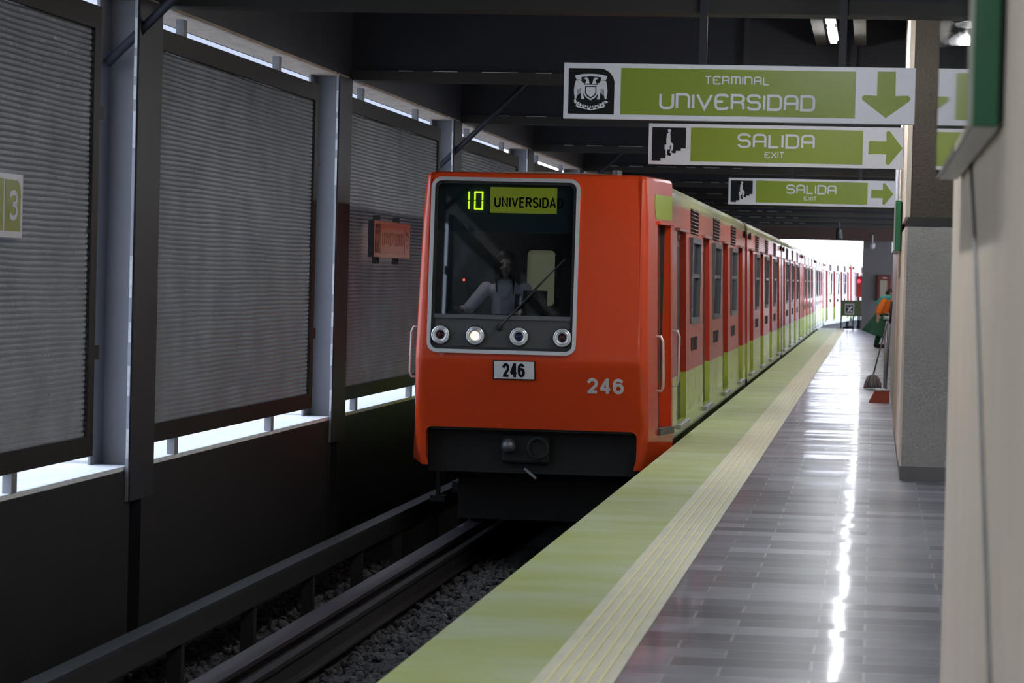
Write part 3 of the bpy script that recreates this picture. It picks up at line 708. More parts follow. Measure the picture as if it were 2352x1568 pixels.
def make_car(t, detail=True):
    car_body().build('body', car_livery, t)
    lin = MB().box(-1.18, 1.18, 0.05, CAR_L-0.05, 0.10, 0.13).box(-1.15, 1.15, 0.05, CAR_L-0.05, 2.30, 2.33)
    for a, b in DOORS: lin.box(-1.22, -1.19, a, b, DZ0, DZ1)
    for a, b in zip([0]+[w_[1] for w_ in WINS], [w_[0] for w_ in WINS]+[CAR_L]): lin.box(-1.19, -1.17, a+0.02, b-0.02, 0.13, 2.30)
    lin.build('saloon_lining', saloon, t)
    MB().box(-0.35, -0.25, 0.5, CAR_L-0.5, 2.26, 2.295).box(0.25, 0.35, 0.5, CAR_L-0.5, 2.26, 2.295).build('saloon_lamp', saloon_lamp, t)
    for a, b in DOORS:
        d = MB(); m = (a+b)/2
        for (y0, y1) in ((a, m-0.008), (m+0.008, b)):
            pts = [(DZ0+0.005, y0), (DZ0+0.005, y1), (DZ1-0.005, y1), (DZ1-0.005, y0)]
            vs = [(hw(z)-0.062, y, z) for z, y in pts] + [(hw(z)-0.095, y, z) for z, y in pts]
            d.add(vs, [(0, 1, 2, 3), (7, 6, 5, 4), (0, 4, 5, 1), (1, 5, 6, 2), (2, 6, 7, 3), (3, 7, 4, 0)])
        do = d.build('door', door_dark, t)
        g = MB()
        for (y0, y1) in ((a+0.12, m-0.12), (m+0.12, b-0.12)):
            pts = [(1.10, y0), (1.10, y1), (1.98, y1), (1.98, y0)]
            g.add([(hw(z)-0.0605, y, z) for z, y in pts] + [(hw(z)-0.0618, y, z) for z, y in pts], [(0, 1, 2, 3), (7, 6, 5, 4), (0, 4, 5, 1), (1, 5, 6, 2), (2, 6, 7, 3), (3, 7, 4, 0)])
        g.build('pane', rubber, do)
        MB().box(hw(0.1)-0.06, hw(0.1)+0.045, a-0.02, b+0.02, 0.085, 0.138).build('threshold', threshold_m, t, bevel=0.008)
        MB().box(hw(2.14)-0.02, hw(2.14)+0.035, a-0.06, b+0.06, DZ1+0.0, DZ1+0.03).build('drip_rail', louver_m, t)
    for a, b in WINS:
        X = hw(1.6)
        f = MB()
        f.box(X-0.05, X+0.022, a, a+0.06, WZ0, WZ1).box(X-0.05, X+0.022, b-0.06, b, WZ0, WZ1)
        f.box(X-0.05, X+0.022, a+0.06, b-0.06, WZ1-0.06, WZ1).box(X-0.05, X+0.03, a+0.06, b-0.06, WZ0, WZ0+0.06).box(X-0.05, X+0.012, a+0.06, b-0.06, 1.655, 1.70)
        fo = f.build('window_frame', steel_dull, t)
        MB().box(X-0.022, X-0.018, a+0.06, b-0.06, WZ0+0.06, WZ1-0.06).build('pane', window_glass, fo)
        lv = MB()
        xl = hw(2.3)
        for k in range(7):
            z = 2.15+k*0.041
            lv.add([(xl-0.004, a+0.1, z+0.019), (xl-0.004, b-0.1, z+0.019), (xl+0.030, b-0.1, z), (xl+0.030, a+0.1, z), (xl-0.004, a+0.1, z+0.015), (xl-0.004, b-0.1, z+0.015), (xl+0.026, b-0.1, z-0.003), (xl+0.026, a+0.1, z-0.003)], [(0, 1, 2, 3), (4, 7, 6, 5), (3, 2, 6, 7), (0, 3, 7, 4), (1, 5, 6, 2)])
        lv.build('louver', louver_m, t)
        MB().box(hw(2.28)-0.003, hw(2.28)+0.004, a+0.1, b-0.1, 2.14, 2.42).build('louver_backing', under_black, t)
        for ya in (a+0.15, a+0.75):
            gr = MB(); gr.box(hw(0.9)-0.003, hw(0.9)+0.003, ya, ya+0.46, 0.84, 0.99)
            for k in range(6):
                gr.box(hw(0.9)-0.003, hw(0.9)+0.008, ya+0.04*k*2, ya+0.04*k*2+0.045, 0.845, 0.985)
            gr.build('grille', rubber, t)
    for y in (0.55, CAR_L-0.62):
        MB().lathe([(0.025, 0), (0.055, 0.015), (0.066, 0.045), (0.045, 0.052)], (hw(2.37)-0.005, y, 2.36), (1, 0, 0), 14).build('loudspeaker', black, t, smooth=True)
    MB().box(-1.12, 1.12, 0.25, CAR_L-0.25, -0.32, -0.06).box(-0.9, 0.9, 5.6, 11.8, -0.85, -0.32).build('underframe', under_black, t)
    for y in (2.6, 4.7, 12.6, 14.7):
        for sg in (-1, 1):
            MB().lathe([(0.20, -0.13), (0.45, -0.13), (0.5, -0.08), (0.5, 0.08), (0.45, 0.13), (0.20, 0.13)], (sg*0.975, y, -0.548), (1, 0, 0), 24).build('wheel', rubber, t)
            MB().lathe([(0.05, -0.06), (0.27, -0.06), (0.27, 0.06), (0.05, 0.06)], (sg*1.05, y+0.35, -0.72), (0, 0, 1), 16).build('guide_wheel', rubber, t)

cars = []
lead = thing('metro_car', (TX, CAR0, 0), 'leading orange metro car with the driver cab and the number 246', 'train car', 'cars of the orange metro train')
make_car(lead)
lab_car = ['second metro car, directly behind the leading car', 'third metro car, mid platform, with bright window reflections', 'fourth metro car, near the far end of the platform', 'fifth metro car, last straight one at the platform end', 'sixth metro car, beyond the platform end where the track bends', 'seventh metro car, farthest in the bright daylight']
x, y, a = TX, CAR0, 0.0
for i in range(6):
    if i < 4: x, y, a = TX, CAR0+PITCH*(i+1), 0.0
    else:
        a2 = [math.radians(-3.0), math.radians(-7.5)][i-4]
        # walk to the far end of the previous car, then half a coupling each way
        ex = x - math.sin(a)*(CAR_L+0.4); ey = y + math.cos(a)*(CAR_L+0.4)
        x = ex - math.sin(a2)*0.4; y = ey + math.cos(a2)*0.4; a = a2
    c = copy_tree(lead); c.location = (x, y, 0); c.rotation_euler = (0, 0, a); c['label'] = lab_car[i]

bpy.data.objects.remove([o for o in lead.children if o.name.startswith('loudspeaker')][0])
# ---- driver cab on the leading car (local frame: y = 0 is the front of the saloon body)
def lerp(tab, z):
    for (z0, v0), (z1, v1) in zip(tab, tab[1:]):
        if z <= z1: return v0 + (v1-v0)*max(0, (z-z0))/(z1-z0)
    return tab[-1][1]
def yf(z): return -1.23 + lerp([(-0.23, 0.21), (0.145, 0.18), (0.80, 0.0), (0.845, 0.0), (2.55, 0.10), (2.6, 0.12)], z)
def bo(z): return lerp([(-0.23, 1.085), (-0.05, 1.135), (0.19, 1.15), (0.83, 1.135), (2.2, 1.10), (2.6, 1.07)], z)
def aflat(z): return bo(z)-0.085
def cheek(t, z, off=0.0, sg=1):
    p0 = Vector((bo(z), yf(z)+0.085)); p1 = Vector((hw(z)+0.012, 0.03)); d = p1-p0; n = Vector((d.y, -d.x)).normalized()
    p = p0+d*t+n*off
    return (sg*p.x, p.y, z)
WX0, WX1, WSZ0, WSZ1 = -0.985, 0.408, 0.90, 2.55
DT0, DT1, DHZ0, DHZ1 = 0.36, 0.93, 0.15, 2.165
def cab_shell():
    mb = MB()
    zs = [-0.23, -0.14, -0.05, 0.145, 0.19, 0.45, 0.70, 0.79, 0.83, 0.87, WSZ0, 1.3, 1.75, DHZ1, WSZ1, 2.585]
    def row(z):
        a = aflat(z); pts = []
        for s in [(-a, yf(z)), (-1.03, yf(z)), (WX0, yf(z)), (-0.3, yf(z)), (WX1, yf(z)), (1.03, yf(z)), (a, yf(z))]: pts.append((s[0], s[1], z))
        b = bo(z)
        cr = []
        for k in (1, 2, 3, 4):
            g = math.radians(90*k/4.0*0.93)
            cr.append((a+(b-a)*math.sin(g), yf(z)+0.085*(1-math.cos(g))))
        ts = [0.0, DT0, DT1, 1.0]
        R = [(p[0], p[1], z) for p in cr[:-1]] + [cheek(t, z) for t in ts]
        Lf = [(-p[0], p[1], p[2]) for p in R][::-1]
        return Lf + pts + R
    rows = [row(z) for z in zs]
    n = len(rows[0]); nl = 7
    for j in range(len(zs)-1):
        zm = (zs[j]+zs[j+1])/2
        for i in range(n-1):
            k = i-nl
            if 0 <= k < 6:
                if zm < 0.145 and k in (1, 2, 3, 4): continue
                if WSZ0 < zm < WSZ1 and k in (2, 3): continue
            if i == n-3 and DHZ0 < zm < DHZ1 and zs[j] >= 0.145: continue
            A, B = rows[j], rows[j+1]
            mb.add([A[i], A[i+1], B[i+1], B[i]], [(0, 1, 2, 3)])
    # rounded roof edge and cap
    top = rows[-1]
    r2 = [(x*0.985, y+(0.03 if y < -0.9 else 0), 2.612) for x, y, z in top]; r3 = [(x*0.95, y+(0.09 if y < -0.9 else 0), 2.628) for x, y, z in top]
    for A, B in ((top, r2), (r2, r3)):
        for i in range(n-1): mb.add([A[i], A[i+1], B[i+1], B[i]], [(0, 1, 2, 3)])
    mb.add(r3, [tuple(range(n))])
    # door recess
    for (t0, z0, t1, z1) in ((DT0, DHZ0, DT0, DHZ1), (DT1, DHZ0, DT1, DHZ1), (DT0, DHZ1, DT1, DHZ1), (DT0, DHZ0, DT1, DHZ0)):
        mb.add([cheek(t0, z0), cheek(t1, z1), cheek(t1, z1, -0.11), cheek(t0, z0, -0.11)], [(0, 1, 2, 3)])
    # return of the skirts and the cut-out edge, rounded corners of the cut-out
    for sg in (-1, 1):
        mb.add([(sg*1.03, yf(-0.23), -0.23), (sg*1.03, yf(-0.23)+0.35, -0.23), (sg*1.03, yf(0.145)+0.35, 0.145), (sg*1.03, yf(0.145), 0.145)], [(0, 1, 2, 3)])
        r = 0.06; cs = [(sg*1.03, 0.145)] + [(sg*(1.03-r+r*math.cos(math.radians(g))), 0.145-r+r*math.sin(math.radians(g))) for g in range(0, 91, 15)]
        mb.add([(p, yf(q_), q_) for p, q_ in cs], [tuple(range(len(cs)))])
    mb.add([(-1.03, yf(0.145), 0.145), (1.03, yf(0.145), 0.145), (1.03, yf(0.145)+0.35, 0.145), (-1.03, yf(0.145)+0.35, 0.145)], [(0, 1, 2, 3)])
    return mb
sh = cab_shell().build('cab_shell', orange_paint, lead)
bmx = bmesh.new(); bmx.from_mesh(sh.data); bmesh.ops.remove_doubles(bmx, verts=bmx.verts, dist=0.0005); bmesh.ops.recalc_face_normals(bmx, faces=bmx.faces)
for f in bmx.faces: f.smooth = True
for e in bmx.edges:
    if len(e.link_faces) == 2 and e.calc_face_angle(0) > math.radians(24): e.smooth = False
bmx.to_mesh(sh.data); bmx.free()
fr_front = lambda u, v, n: (u, yf(v)-n, v)
fr_cheek = lambda sg: (lambda u, v, n: cheek(u, v, n, sg))
# windscreen
path = rounded(WX0-0.01, WX1+0.01, WSZ0-0.01, WSZ1+0.005, 0.085)
fm = MB(); ribbon(fm, path, 0.036, fr_front, -0.03, 0.032, True); fm.build('windscreen_frame', alu, lead)
fm = MB(); p2 = rounded(WX0+0.02, WX1-0.02, WSZ0+0.02, WSZ1-0.025, 0.07); ribbon(fm, p2, 0.03, fr_front, -0.04, 0.012, True); fm.build('windscreen_seal', rubber, lead)
MB().prism([(WX0+0.02, 1.21), (WX1-0.02, 1.21)] + [(WX1-0.02, 2.45), (WX1-0.08, 2.525), (WX0+0.08, 2.525), (WX0+0.02, 2.45)], fr_front, -0.022, -0.014).build('windscreen', windscreen_glass, lead)
lp_ = MB().prism([(WX0+0.02, 0.97), (WX0+0.07, 0.92), (WX1-0.07, 0.92), (WX1-0.02, 0.97), (WX1-0.02, 1.21), (WX0+0.02, 1.21)], fr_front, -0.06, -0.004)
lpo = lp_.build('lamp_panel', mat('lamp_panel_grey', (0.065, 0.068, 0.07), 0.45, noise=0.1), lead)
MB().prism([(WX0+0.03, 1.205), (WX1-0.03, 1.205), (WX1-0.03, 1.245), (WX0+0.03, 1.245)], fr_front, -0.03, 0.012).build('panel_rail', mat('panel_rail_grey', (0.10, 0.105, 0.115), 0.5), lpo)
for lx, m, nm, lb in ((-0.955, lampglass_red, 'tail_lamp', 'dark red round lamp'), (-0.541, lamp_on, 'headlamp', 'lit round headlamp'), (-0.116, lampglass_blue, 'headlamp', 'dark blue round lamp'), (0.305, lampglass_red, 'tail_lamp', 'dark red round lamp')):
    y0 = yf(1.04)+0.004
    lx = max(lx, -0.88) if lx < -0.9 else lx
    h = MB().lathe([(0.098, 0.0), (0.098, 0.018), (0.09, 0.026)], (lx, y0, 1.042), (0, -1, 0), 28).build(nm, rubber, lead)
    h['label'] = lb
    MB().lathe([(0.088, 0.02), (0.088, 0.045), (0.078, 0.055), (0.072, 0.05), (0.062, 0.056), (0.045, 0.05), (0.04, 0.022)], (lx, y0, 1.042), (0, -1, 0), 28).build('ring', alu, h, smooth=False)
    MB().lathe([(0.041, 0.02), (0.038, 0.034), (0.02, 0.041), (0.0, 0.043)], (lx, y0, 1.042), (0, -1, 0), 20).build('lens', m, h, smooth=True)
# number plate and numerals
pl_ = MB().prism([(-0.362, 0.625), (0.048, 0.625), (0.048, 0.812), (-0.362, 0.812)], fr_front, 0.0, 0.014).build('number_plate', black, lead)
MB().prism([(-0.352, 0.634), (0.038, 0.634), (0.038, 0.803), (-0.352, 0.803)], fr_front, 0.012, 0.017).build('plate_face', plate_white, pl_)
t_ = MB(); lettering(t_, '246', -0.272, -0.052, 0.650, 0.135, fr_front, 0.0165, 0.019, 0.185, 0.40, GB); t_.build('numerals', sign_black, pl_)
t_ = MB(); lettering(t_, '246', 0.548, 0.905, 0.512, 0.152, fr_front, 0.0, 0.004, 0.20, 0.38, GB); t_.build('fleet_number', num_grey, lead)
# wiper
wp = MB().tube([(-0.31, yf(1.12)-0.045, 1.125), (0.0, yf(1.45)-0.05, 1.46), (0.30, yf(1.8)-0.035, 1.80)], [0.011, 0.008, 0.005], 8)
wp.lathe([(0.03, 0), (0.03, 0.03), (0.018, 0.05)], (-0.31, yf(1.12)+0.0, 1.125), (0, -1, 0), 12)
wp.bar((-0.05, yf(1.42)-0.030, 1.43), (0.31, yf(1.8)-0.030, 1.80), 0.012)
wp.build('wiper', black, lead)
# cab door, step, lime patches, handrails
for sg in (1, -1):
    pts = [(0.30, 2.215), (0.27, 2.27), (0.25, 2.34), (0.265, 2.41), (0.30, 2.455), (0.985, 2.455), (0.985, 2.215)]
    MB().prism(pts, fr_cheek(sg), 0.0, 0.004).build('lime_patch', lime_paint, lead)
dr = MB().prism([(DT0, DHZ0), (DT1, DHZ0), (DT1, DHZ1), (DT0, DHZ1)], fr_cheek(1), -0.135, -0.105).build('cab_door', orange_deep, lead)
MB().prism([(DT0+0.12, 1.05), (DT1-0.12, 1.05), (DT1-0.12, 1.95), (DT0+0.12, 1.95)], fr_cheek(1), -0.105, -0.101).build('pane', rubber, dr)
MB().prism([(DT0, DHZ0), (DT0+0.055, DHZ0), (DT0+0.055, DHZ1), (DT0, DHZ1)], fr_cheek(1), -0.105, -0.004).build('jamb_shade_strip', rubber, dr)  # black strip painting in the shade of the front door jamb
MB().prism([(DT0-0.01, 0.098), (DT1+0.02, 0.098), (DT1+0.02, 0.165), (DT0-0.01, 0.165)], fr_cheek(1), -0.06, 0.03).build('cab_step', steel_dull, lead)
MB().prism([(DT0-0.02, DHZ1), (DT1+0.03, DHZ1), (DT1+0.03, DHZ1+0.03), (DT0-0.02, DHZ1+0.03)], fr_cheek(1), 0.0, 0.03).build('door_drip_rail', orange_paint, lead)
for sg, tt, z0, z1 in ((1, 0.30, 0.54, 1.07), (-1, 0.62, 0.60, 1.10)):
    P = [cheek(tt, z0, 0.0, sg), cheek(tt, z0, 0.05, sg), cheek(tt, z0+0.05, 0.07, sg), cheek(tt, z1-0.05, 0.07, sg), cheek(tt, z1, 0.05, sg), cheek(tt, z1, 0.0, sg)]
    MB().tube(P, 0.014, 8).build('handrail', alu, lead, smooth=True)
P = [(hw(1)-0.01, 0.22, 0.56), (hw(1)+0.05, 0.22, 0.56), (hw(1)+0.07, 0.22, 0.61), (hw(1)+0.07, 0.22, 1.06), (hw(1)+0.05, 0.22, 1.11), (hw(1)-0.01, 0.22, 1.11)]
MB().tube(P, 0.014, 8).build('handrail', alu, lead, smooth=True)
MB().lathe([(0.05, 0), (0.05, 0.045), (0.02, 0.055)], (0.77, -0.95, 2.625), (0, 0, 1), 14).build('roof_fitting', steel_dull, lead)
# inside the cab
ci = MB().box(-1.18, 1.18, -0.04, -0.01, 0.12, 2.56).box(-1.02, 1.02, -1.0, -0.04, 0.12, 0.15).box(-1.0, 1.0, -1.0, -0.04, 2.565, 2.58)
ci.box(-1.03, -1.01, -1.02, -0.04, 0.15, 2.565).box(0.60, 0.62, -1.02, -0.04, 0.15, 2.565)
ci.build('cab_lining', cab_dark, lead)
MB().box(-1.0, 0.58, -1.02, -0.72, 2.05, 2.56).build('header_box', cab_teal, lead)
MB().box(-0.92, -0.72, -0.66, -0.46, 2.535, 2.56).build('added_driver_light', mat('added_driver_light_glow', (1, 0.95, 0.9), 0.5, emit=(1.0, 0.93, 0.9), estr=15.0), lead)  # unseen light added behind the header box to brighten the driver
MB().box(-1.0, 0.58, -1.05, -0.66, 1.10, 1.25).box(-1.0, 0.58, -1.05, -1.0, 0.2, 1.10).build('dashboard', cab_dark, lead)
MB().box(-0.14, 0.095, -0.78, -0.73, 1.25, 1.49).build('monitor', rubber, lead, bevel=0.01)
MB().box(-0.225, -0.165, -0.76, -0.73, 1.25, 1.45).build('radio_handset', rubber, lead, bevel=0.01)
rw = MB(); rp = rounded(-0.205, 0.105, 1.32, 1.905, 0.05); ribbon(rw, rp, 0.03, face_cam(0, -0.04, 0), 0.0, 0.03, True)
rwo = rw.build('rear_window_frame', rubber, lead)
MB().prism(rounded(-0.19, 0.09, 1.335, 1.89, 0.05), face_cam(0, -0.04, 0), 0.0, 0.006).build('pane', cream_lit, rwo)
MB().lathe([(0.012, 0), (0.010, 0.02), (0.0, 0.024)], (-0.80, -0.26, 1.575), (0, -1, 0), 10).build('indicator_lamp', led_red, lead)
MB().box(-0.83, -0.77, -0.26, -0.04, 0.15, 1.62).build('switch_pillar', cab_dark, lead)
hy = -1.03
dp = MB().prism([(-0.455, 2.235), (0.197, 2.235), (0.197, 2.485), (-0.455, 2.485)], face_cam(0, hy+0.012, 0), 0.0, 0.012).build('destination_sign', dest_panel, lead)
t_ = MB(); lettering(t_, 'UNIVERSIDAD', -0.415, 0.262, 2.288, 0.105, face_cam(0, hy, 0), 0.0, 0.002, 0.17, 0.34, GB); t_.build('lettering', sign_black, dp)
def seg7(mb, u0, v0, w_, h_, segs, fr):
    k = 0.016; g = 0.004; m = h_/2
    S7 = {'a': (g, h_-k, w_-g, h_), 'd': (g, 0, w_-g, k), 'b': (w_-k, m+g, w_, h_-g), 'c': (w_-k, g, w_, m-g), 'f': (0, m+g, k, h_-g), 'e': (0, g, k, m-g), 'g': (g, m-k/2, w_-g, m+k/2)}
    for s in segs:
        a, b, c, d = S7[s]; mb.prism([(u0+a, v0+b), (u0+c, v0+b), (u0+c, v0+d), (u0+a, v0+d)], fr, 0.0, 0.003)
t_ = MB(); seg7(t_, -0.745, 2.262, 0.09, 0.178, 'bc', face_cam(0, hy, 0)); seg7(t_, -0.612, 2.262, 0.09, 0.178, 'abcdef', face_cam(0, hy, 0)); t_.build('run_number', led_yellow, lead)
# coupler and running gear under the nose
cp = MB().box(-0.30, 0.18, -0.92, -0.80, -0.20, 0.085).box(-0.14, 0.10, -0.80, 0.3, -0.20, 0.0)
cpo = cp.build('coupler', under_black, lead, bevel=0.03)
MB().ell((-0.225, -0.95, -0.03), (0.075, 0.09, 0.075)).build('coupler_cone', steel_dull, cpo, smooth=True)
MB().lathe([(0.11, 0), (0.11, 0.03), (0.085, 0.035), (0.085, 0.0)], (0.06, -0.915, -0.04), (0, -1, 0), 20).build('coupler_socket', rubber, cpo)
MB().bar((-0.06, -0.96, -0.245), (0.06, -1.0, -0.335), 0.022).build('coupler_lever', steel, cpo)
MB().box(-1.02, 1.02, -0.85, 0.3, -0.30, 0.12).box(-0.8, 0.8, -0.3, 1.6, -0.8, -0.30).build('nose_underframe', under_black, lead)
MB().box(-1.10, -1.06, 0.20, 0.26, -0.62, -0.30).box(-1.15, -1.0, 0.16, 0.3, -0.68, -0.62).build('guide_bracket', black, lead)

# ================================================================== PEOPLE
def fuse(mb, name, m, parent, voxel=0.012, it=4):
    o = mb.build('tmp', m)
    r = o.modifiers.new('r', 'REMESH'); r.mode = 'VOXEL'; r.voxel_size = voxel; r.use_smooth_shade = True
    s = o.modifiers.new('s', 'SMOOTH'); s.iterations = it; s.factor = 0.5
    dg = bpy.context.evaluated_depsgraph_get(); dg.update()
    me = bpy.data.meshes.new_from_object(o.evaluated_get(dg)); me.name = name
    me.materials.clear(); me.materials.append(m)
    for p in me.polygons: p.use_smooth = True
    bpy.data.objects.remove(o)
    n = bpy.data.objects.new(name, me); COL.objects.link(n); n.parent = parent
    return n
def limb(mb, pts, rs, n=12):
    mb.tube(pts, rs, n)
    for p, r in zip(pts, rs): mb.ell(p, (r, r, r), 12, 8)
def hand(mb, wrist, d, side, curl=0.5, k=1.0):
    # palm with four unequal bent fingers and a thumb off the side
    w_ = Vector(wrist); d = Vector(d).normalized(); s = Vector(side).normalized(); dn = d.cross(s).normalized()
    pc = w_+d*0.05*k
    for j in range(4):
        b = w_ + d*0.01*k + s*(0.026-0.0175*j)*k
        limb(mb, [b, b+d*0.075*k], [0.014*k, 0.012*k], 8)
        L_ = (0.068, 0.078, 0.072, 0.056)[j]*k
        p0 = b+d*0.08*k; p1 = p0+(d+dn*curl*0.5).normalized()*L_*0.45; p2 = p1+(d*0.6+dn*curl*1.2).normalized()*L_*0.55
        limb(mb, [p0, p1, p2], [0.0095*k, 0.0088*k, 0.0075*k], 8)
    b = w_+d*0.022*k+s*0.028*k
    limb(mb, [b, b+(d*0.7+s*0.7)*0.035*k, b+(d*0.9+s*0.5)*0.065*k], [0.013*k, 0.011*k, 0.009*k], 8)
def head(mb, c, fw, k=1.0):
    # c: head centre; fw: facing direction (horizontal)
    c = Vector(c); f = Vector(fw).normalized(); s = Vector((f.y, -f.x, 0))
    def at(a, b, z): return c+f*a*k+s*b*k+Vector((0, 0, z*k))
    mb.ell(at(-0.012, 0, 0.028), (0.078*k, 0.092*k if abs(f.y) > .5 else 0.078*k, 0.098*k))
    mb.ell(at(0.022, 0, -0.040), (0.058*k, 0.062*k, 0.075*k))
    mb.ell(at(0.058, 0, -0.098), (0.024*k, 0.022*k, 0.020*k))          # chin
    limb(mb, [at(0.078, 0, 0.012), at(0.098, 0, -0.028)], [0.010*k, 0.015*k], 8)   # nose
    for b in (-1, 1):
        mb.ell(at(0.060, 0.034*b, 0.026), (0.022*k, 0.024*k, 0.010*k))    # brow
        mb.ell(at(0.055, 0.038*b, -0.035), (0.022*k, 0.022*k, 0.022*k))   # cheek
        mb.ell(at(-0.005, 0.080*b, -0.01), (0.020*k, 0.012*k, 0.032*k))   # ear
    mb.ell(at(0.070, 0, -0.062), (0.014*k, 0.024*k, 0.009*k))
    return at
drv = thing('person', (TX-0.365, CAR0-0.40, 0.15), 'train driver in a lavender shirt seated behind the windscreen', 'person')
b = MB()
at = head(b, (0, -0.02, 1.585), (0.12, -1, 0))
limb(b, [(0, 0.03, 1.52), (0, 0.035, 1.40)], [0.056, 0.062])
limb(b, [(0, 0.05, 1.34), (0, 0.07, 1.10), (0, 0.09, 0.80), (0, 0.10, 0.62)], [0.115, 0.125, 0.12, 0.15])
b.ell((0, 0.04, 1.33), (0.19, 0.085, 0.075))
RS, RE, RH = (-0.195, 0.04, 1.345), (-0.36, -0.10, 1.13), (-0.40, -0.36, 1.13)
LS, LE, LH = (0.195, 0.04, 1.345), (0.29, -0.10, 1.10), (0.20, -0.36, 1.12)
limb(b, [RS, RE], [0.052, 0.042]); limb(b, [RE, RH], [0.040, 0.028]); hand(b, RH, (-0.1, -1, 0), (1, 0, 0))
limb(b, [LS, LE], [0.052, 0.042]); limb(b, [LE, LH], [0.040, 0.028]); hand(b, LH, (-0.1, -1, 0), (-1, 0, 0))
for sg in (-1, 1):
    limb(b, [(sg*0.09, 0.08, 0.60), (sg*0.12, -0.36, 0.58)], [0.085, 0.062]); limb(b, [(sg*0.12, -0.36, 0.58), (sg*0.12, -0.30, 0.13)], [0.058, 0.042])
    limb(b, [(sg*0.12, -0.30, 0.05), (sg*0.12, -0.46, 0.035)], [0.042, 0.034])
bo_ = fuse(b, 'body', skin, drv, 0.007, 5)
sm = MB()
sm.ell((0, 0.045, 1.325), (0.205, 0.105, 0.085)); limb(sm, [(0, 0.05, 1.33), (0, 0.07, 1.08), (0, 0.09, 0.78)], [0.135, 0.148, 0.145])
limb(sm, [RS, RE], [0.070, 0.060]); limb(sm, [RE, (-0.385, -0.27, 1.13)], [0.058, 0.046])
limb(sm, [LS, LE], [0.070, 0.060]); limb(sm, [LE, (0.23, -0.27, 1.115)], [0.058, 0.046])
limb(sm, [(-0.07, -0.045, 1.38), (-0.02, -0.08, 1.27)], [0.022, 0.018]); limb(sm, [(0.07, -0.045, 1.38), (0.02, -0.08, 1.27)], [0.022, 0.018])
fuse(sm, 'shirt', shirt_m, drv, 0.009, 4)
h = MB(); h.ell(tuple(at(-0.018, 0, 0.072)), (0.094, 0.094, 0.080)); h.ell(tuple(at(-0.045, 0, 0.03)), (0.098, 0.078, 0.10)); h.ell(tuple(at(-0.06, 0, -0.06)), (0.088, 0.07, 0.14))
rh = random.Random(4)
for sg in (-1, 1):
    for k in range(16):
        a_ = 0.055-0.115*k/15.0; wv = rh.uniform(-0.008, 0.008); ln = rh.uniform(-0.30, -0.21)
        b0 = 0.035+0.05*min(1.0, k/5.0)
        h.tube([at(a_*0.9, b0*0.75*sg, 0.115), at(a_, (b0+0.006)*sg, 0.05), at(a_-0.004+wv, (b0+0.012)*sg, -0.06), at(a_+wv, (0.088+wv)*sg, -0.15), at(a_*0.6+0.01, (0.080-wv)*sg, ln)], [0.010, 0.013, 0.013, 0.011, 0.004], 8)
h.build('hair', hair_m, drv, smooth=True)
e = MB()
for sg in (-1, 1): e.ell(tuple(at(0.068, 0.033*sg, 0.006)), (0.014, 0.008, 0.006), 10, 6)
e.build('eyes', eye_m, drv, smooth=True)
MB().ell(tuple(at(0.083, 0, -0.063)), (0.022, 0.007, 0.007), 10, 6).build('mouth', lip_m, drv, smooth=True)
tg = MB()
for sg in (-1, 1): limb(tg, [(sg*0.09, 0.08, 0.60), (sg*0.12, -0.36, 0.58), (sg*0.12, -0.30, 0.16)], [0.10, 0.075, 0.06])
fuse(tg, 'trousers', navy, drv, 0.014, 3)
MB().box(-0.24, 0.24, -0.12, 0.30, 0.40, 0.47).box(-0.22, 0.22, 0.25, 0.31, 0.47, 1.05).box(-0.06, 0.06, 0.04, 0.16, 0.0, 0.40).build('driver_seat', rubber, lead, bevel=0.03, loc=(-0.365, -0.40, 0.15))

# cleaner stooping far down the platform
cl = thing('person', (0.22, 78.0, 0), 'cleaner in an orange shirt stooping far down the platform', 'person')
b = MB()
at2 = head(b, (0.22, 0, 1.42), (1, -0.25, 0))
limb(b, [(0.17, 0, 1.32), (0.12, 0, 1.25)], [0.055, 0.06])
limb(b, [(0.08, 0, 1.20), (0.02, 0, 1.0), (-0.04, 0, 0.80)], [0.13, 0.14, 0.15])
limb(b, [(0.05, -0.19, 1.20), (-0.10, -0.22, 0.90), (-0.11, -0.18, 0.60)], [0.055, 0.046, 0.033]); hand(b, (-0.11, -0.18, 0.60), (0.15, 0.1, -1), (0, 1, 0))
limb(b, [(0.10, 0.19, 1.20), (0.24, 0.22, 0.95), (0.40, 0.15, 0.85)], [0.055, 0.046, 0.033]); hand(b, (0.40, 0.15, 0.85), (1, -0.2, 0), (0, 0, 1))
for sg, fx in ((-1, -0.12), (1, 0.20)):
    limb(b, [(-0.04, sg*0.10, 0.78), (fx*0.6+0.04, sg*0.11, 0.45), (fx, sg*0.11, 0.08)], [0.09, 0.06, 0.042])
    limb(b, [(fx, sg*0.11, 0.045), (fx+0.17, sg*0.12, 0.04)], [0.044, 0.038])
fuse(b, 'body', skin, cl, 0.010, 4)
s_ = MB(); limb(s_, [(0.08, 0, 1.19), (0.02, 0, 1.0), (-0.03, 0, 0.80)], [0.165, 0.165, 0.17]); limb(s_, [(0.05, -0.19, 1.20), (-0.08, -0.22, 0.93)], [0.085, 0.08]); limb(s_, [(0.10, 0.19, 1.20), (0.22, 0.22, 0.98)], [0.085, 0.08])
fuse(s_, 'work_shirt', orange_cloth, cl, 0.016, 3)
s_ = MB(); limb(s_, [(0.15, -0.10, 1.30), (0.0, -0.06, 1.25), (-0.10, 0.0, 1.14)], [0.075, 0.085, 0.07]); fuse(s_, 'scarf', teal_cloth, cl, 0.016, 3)
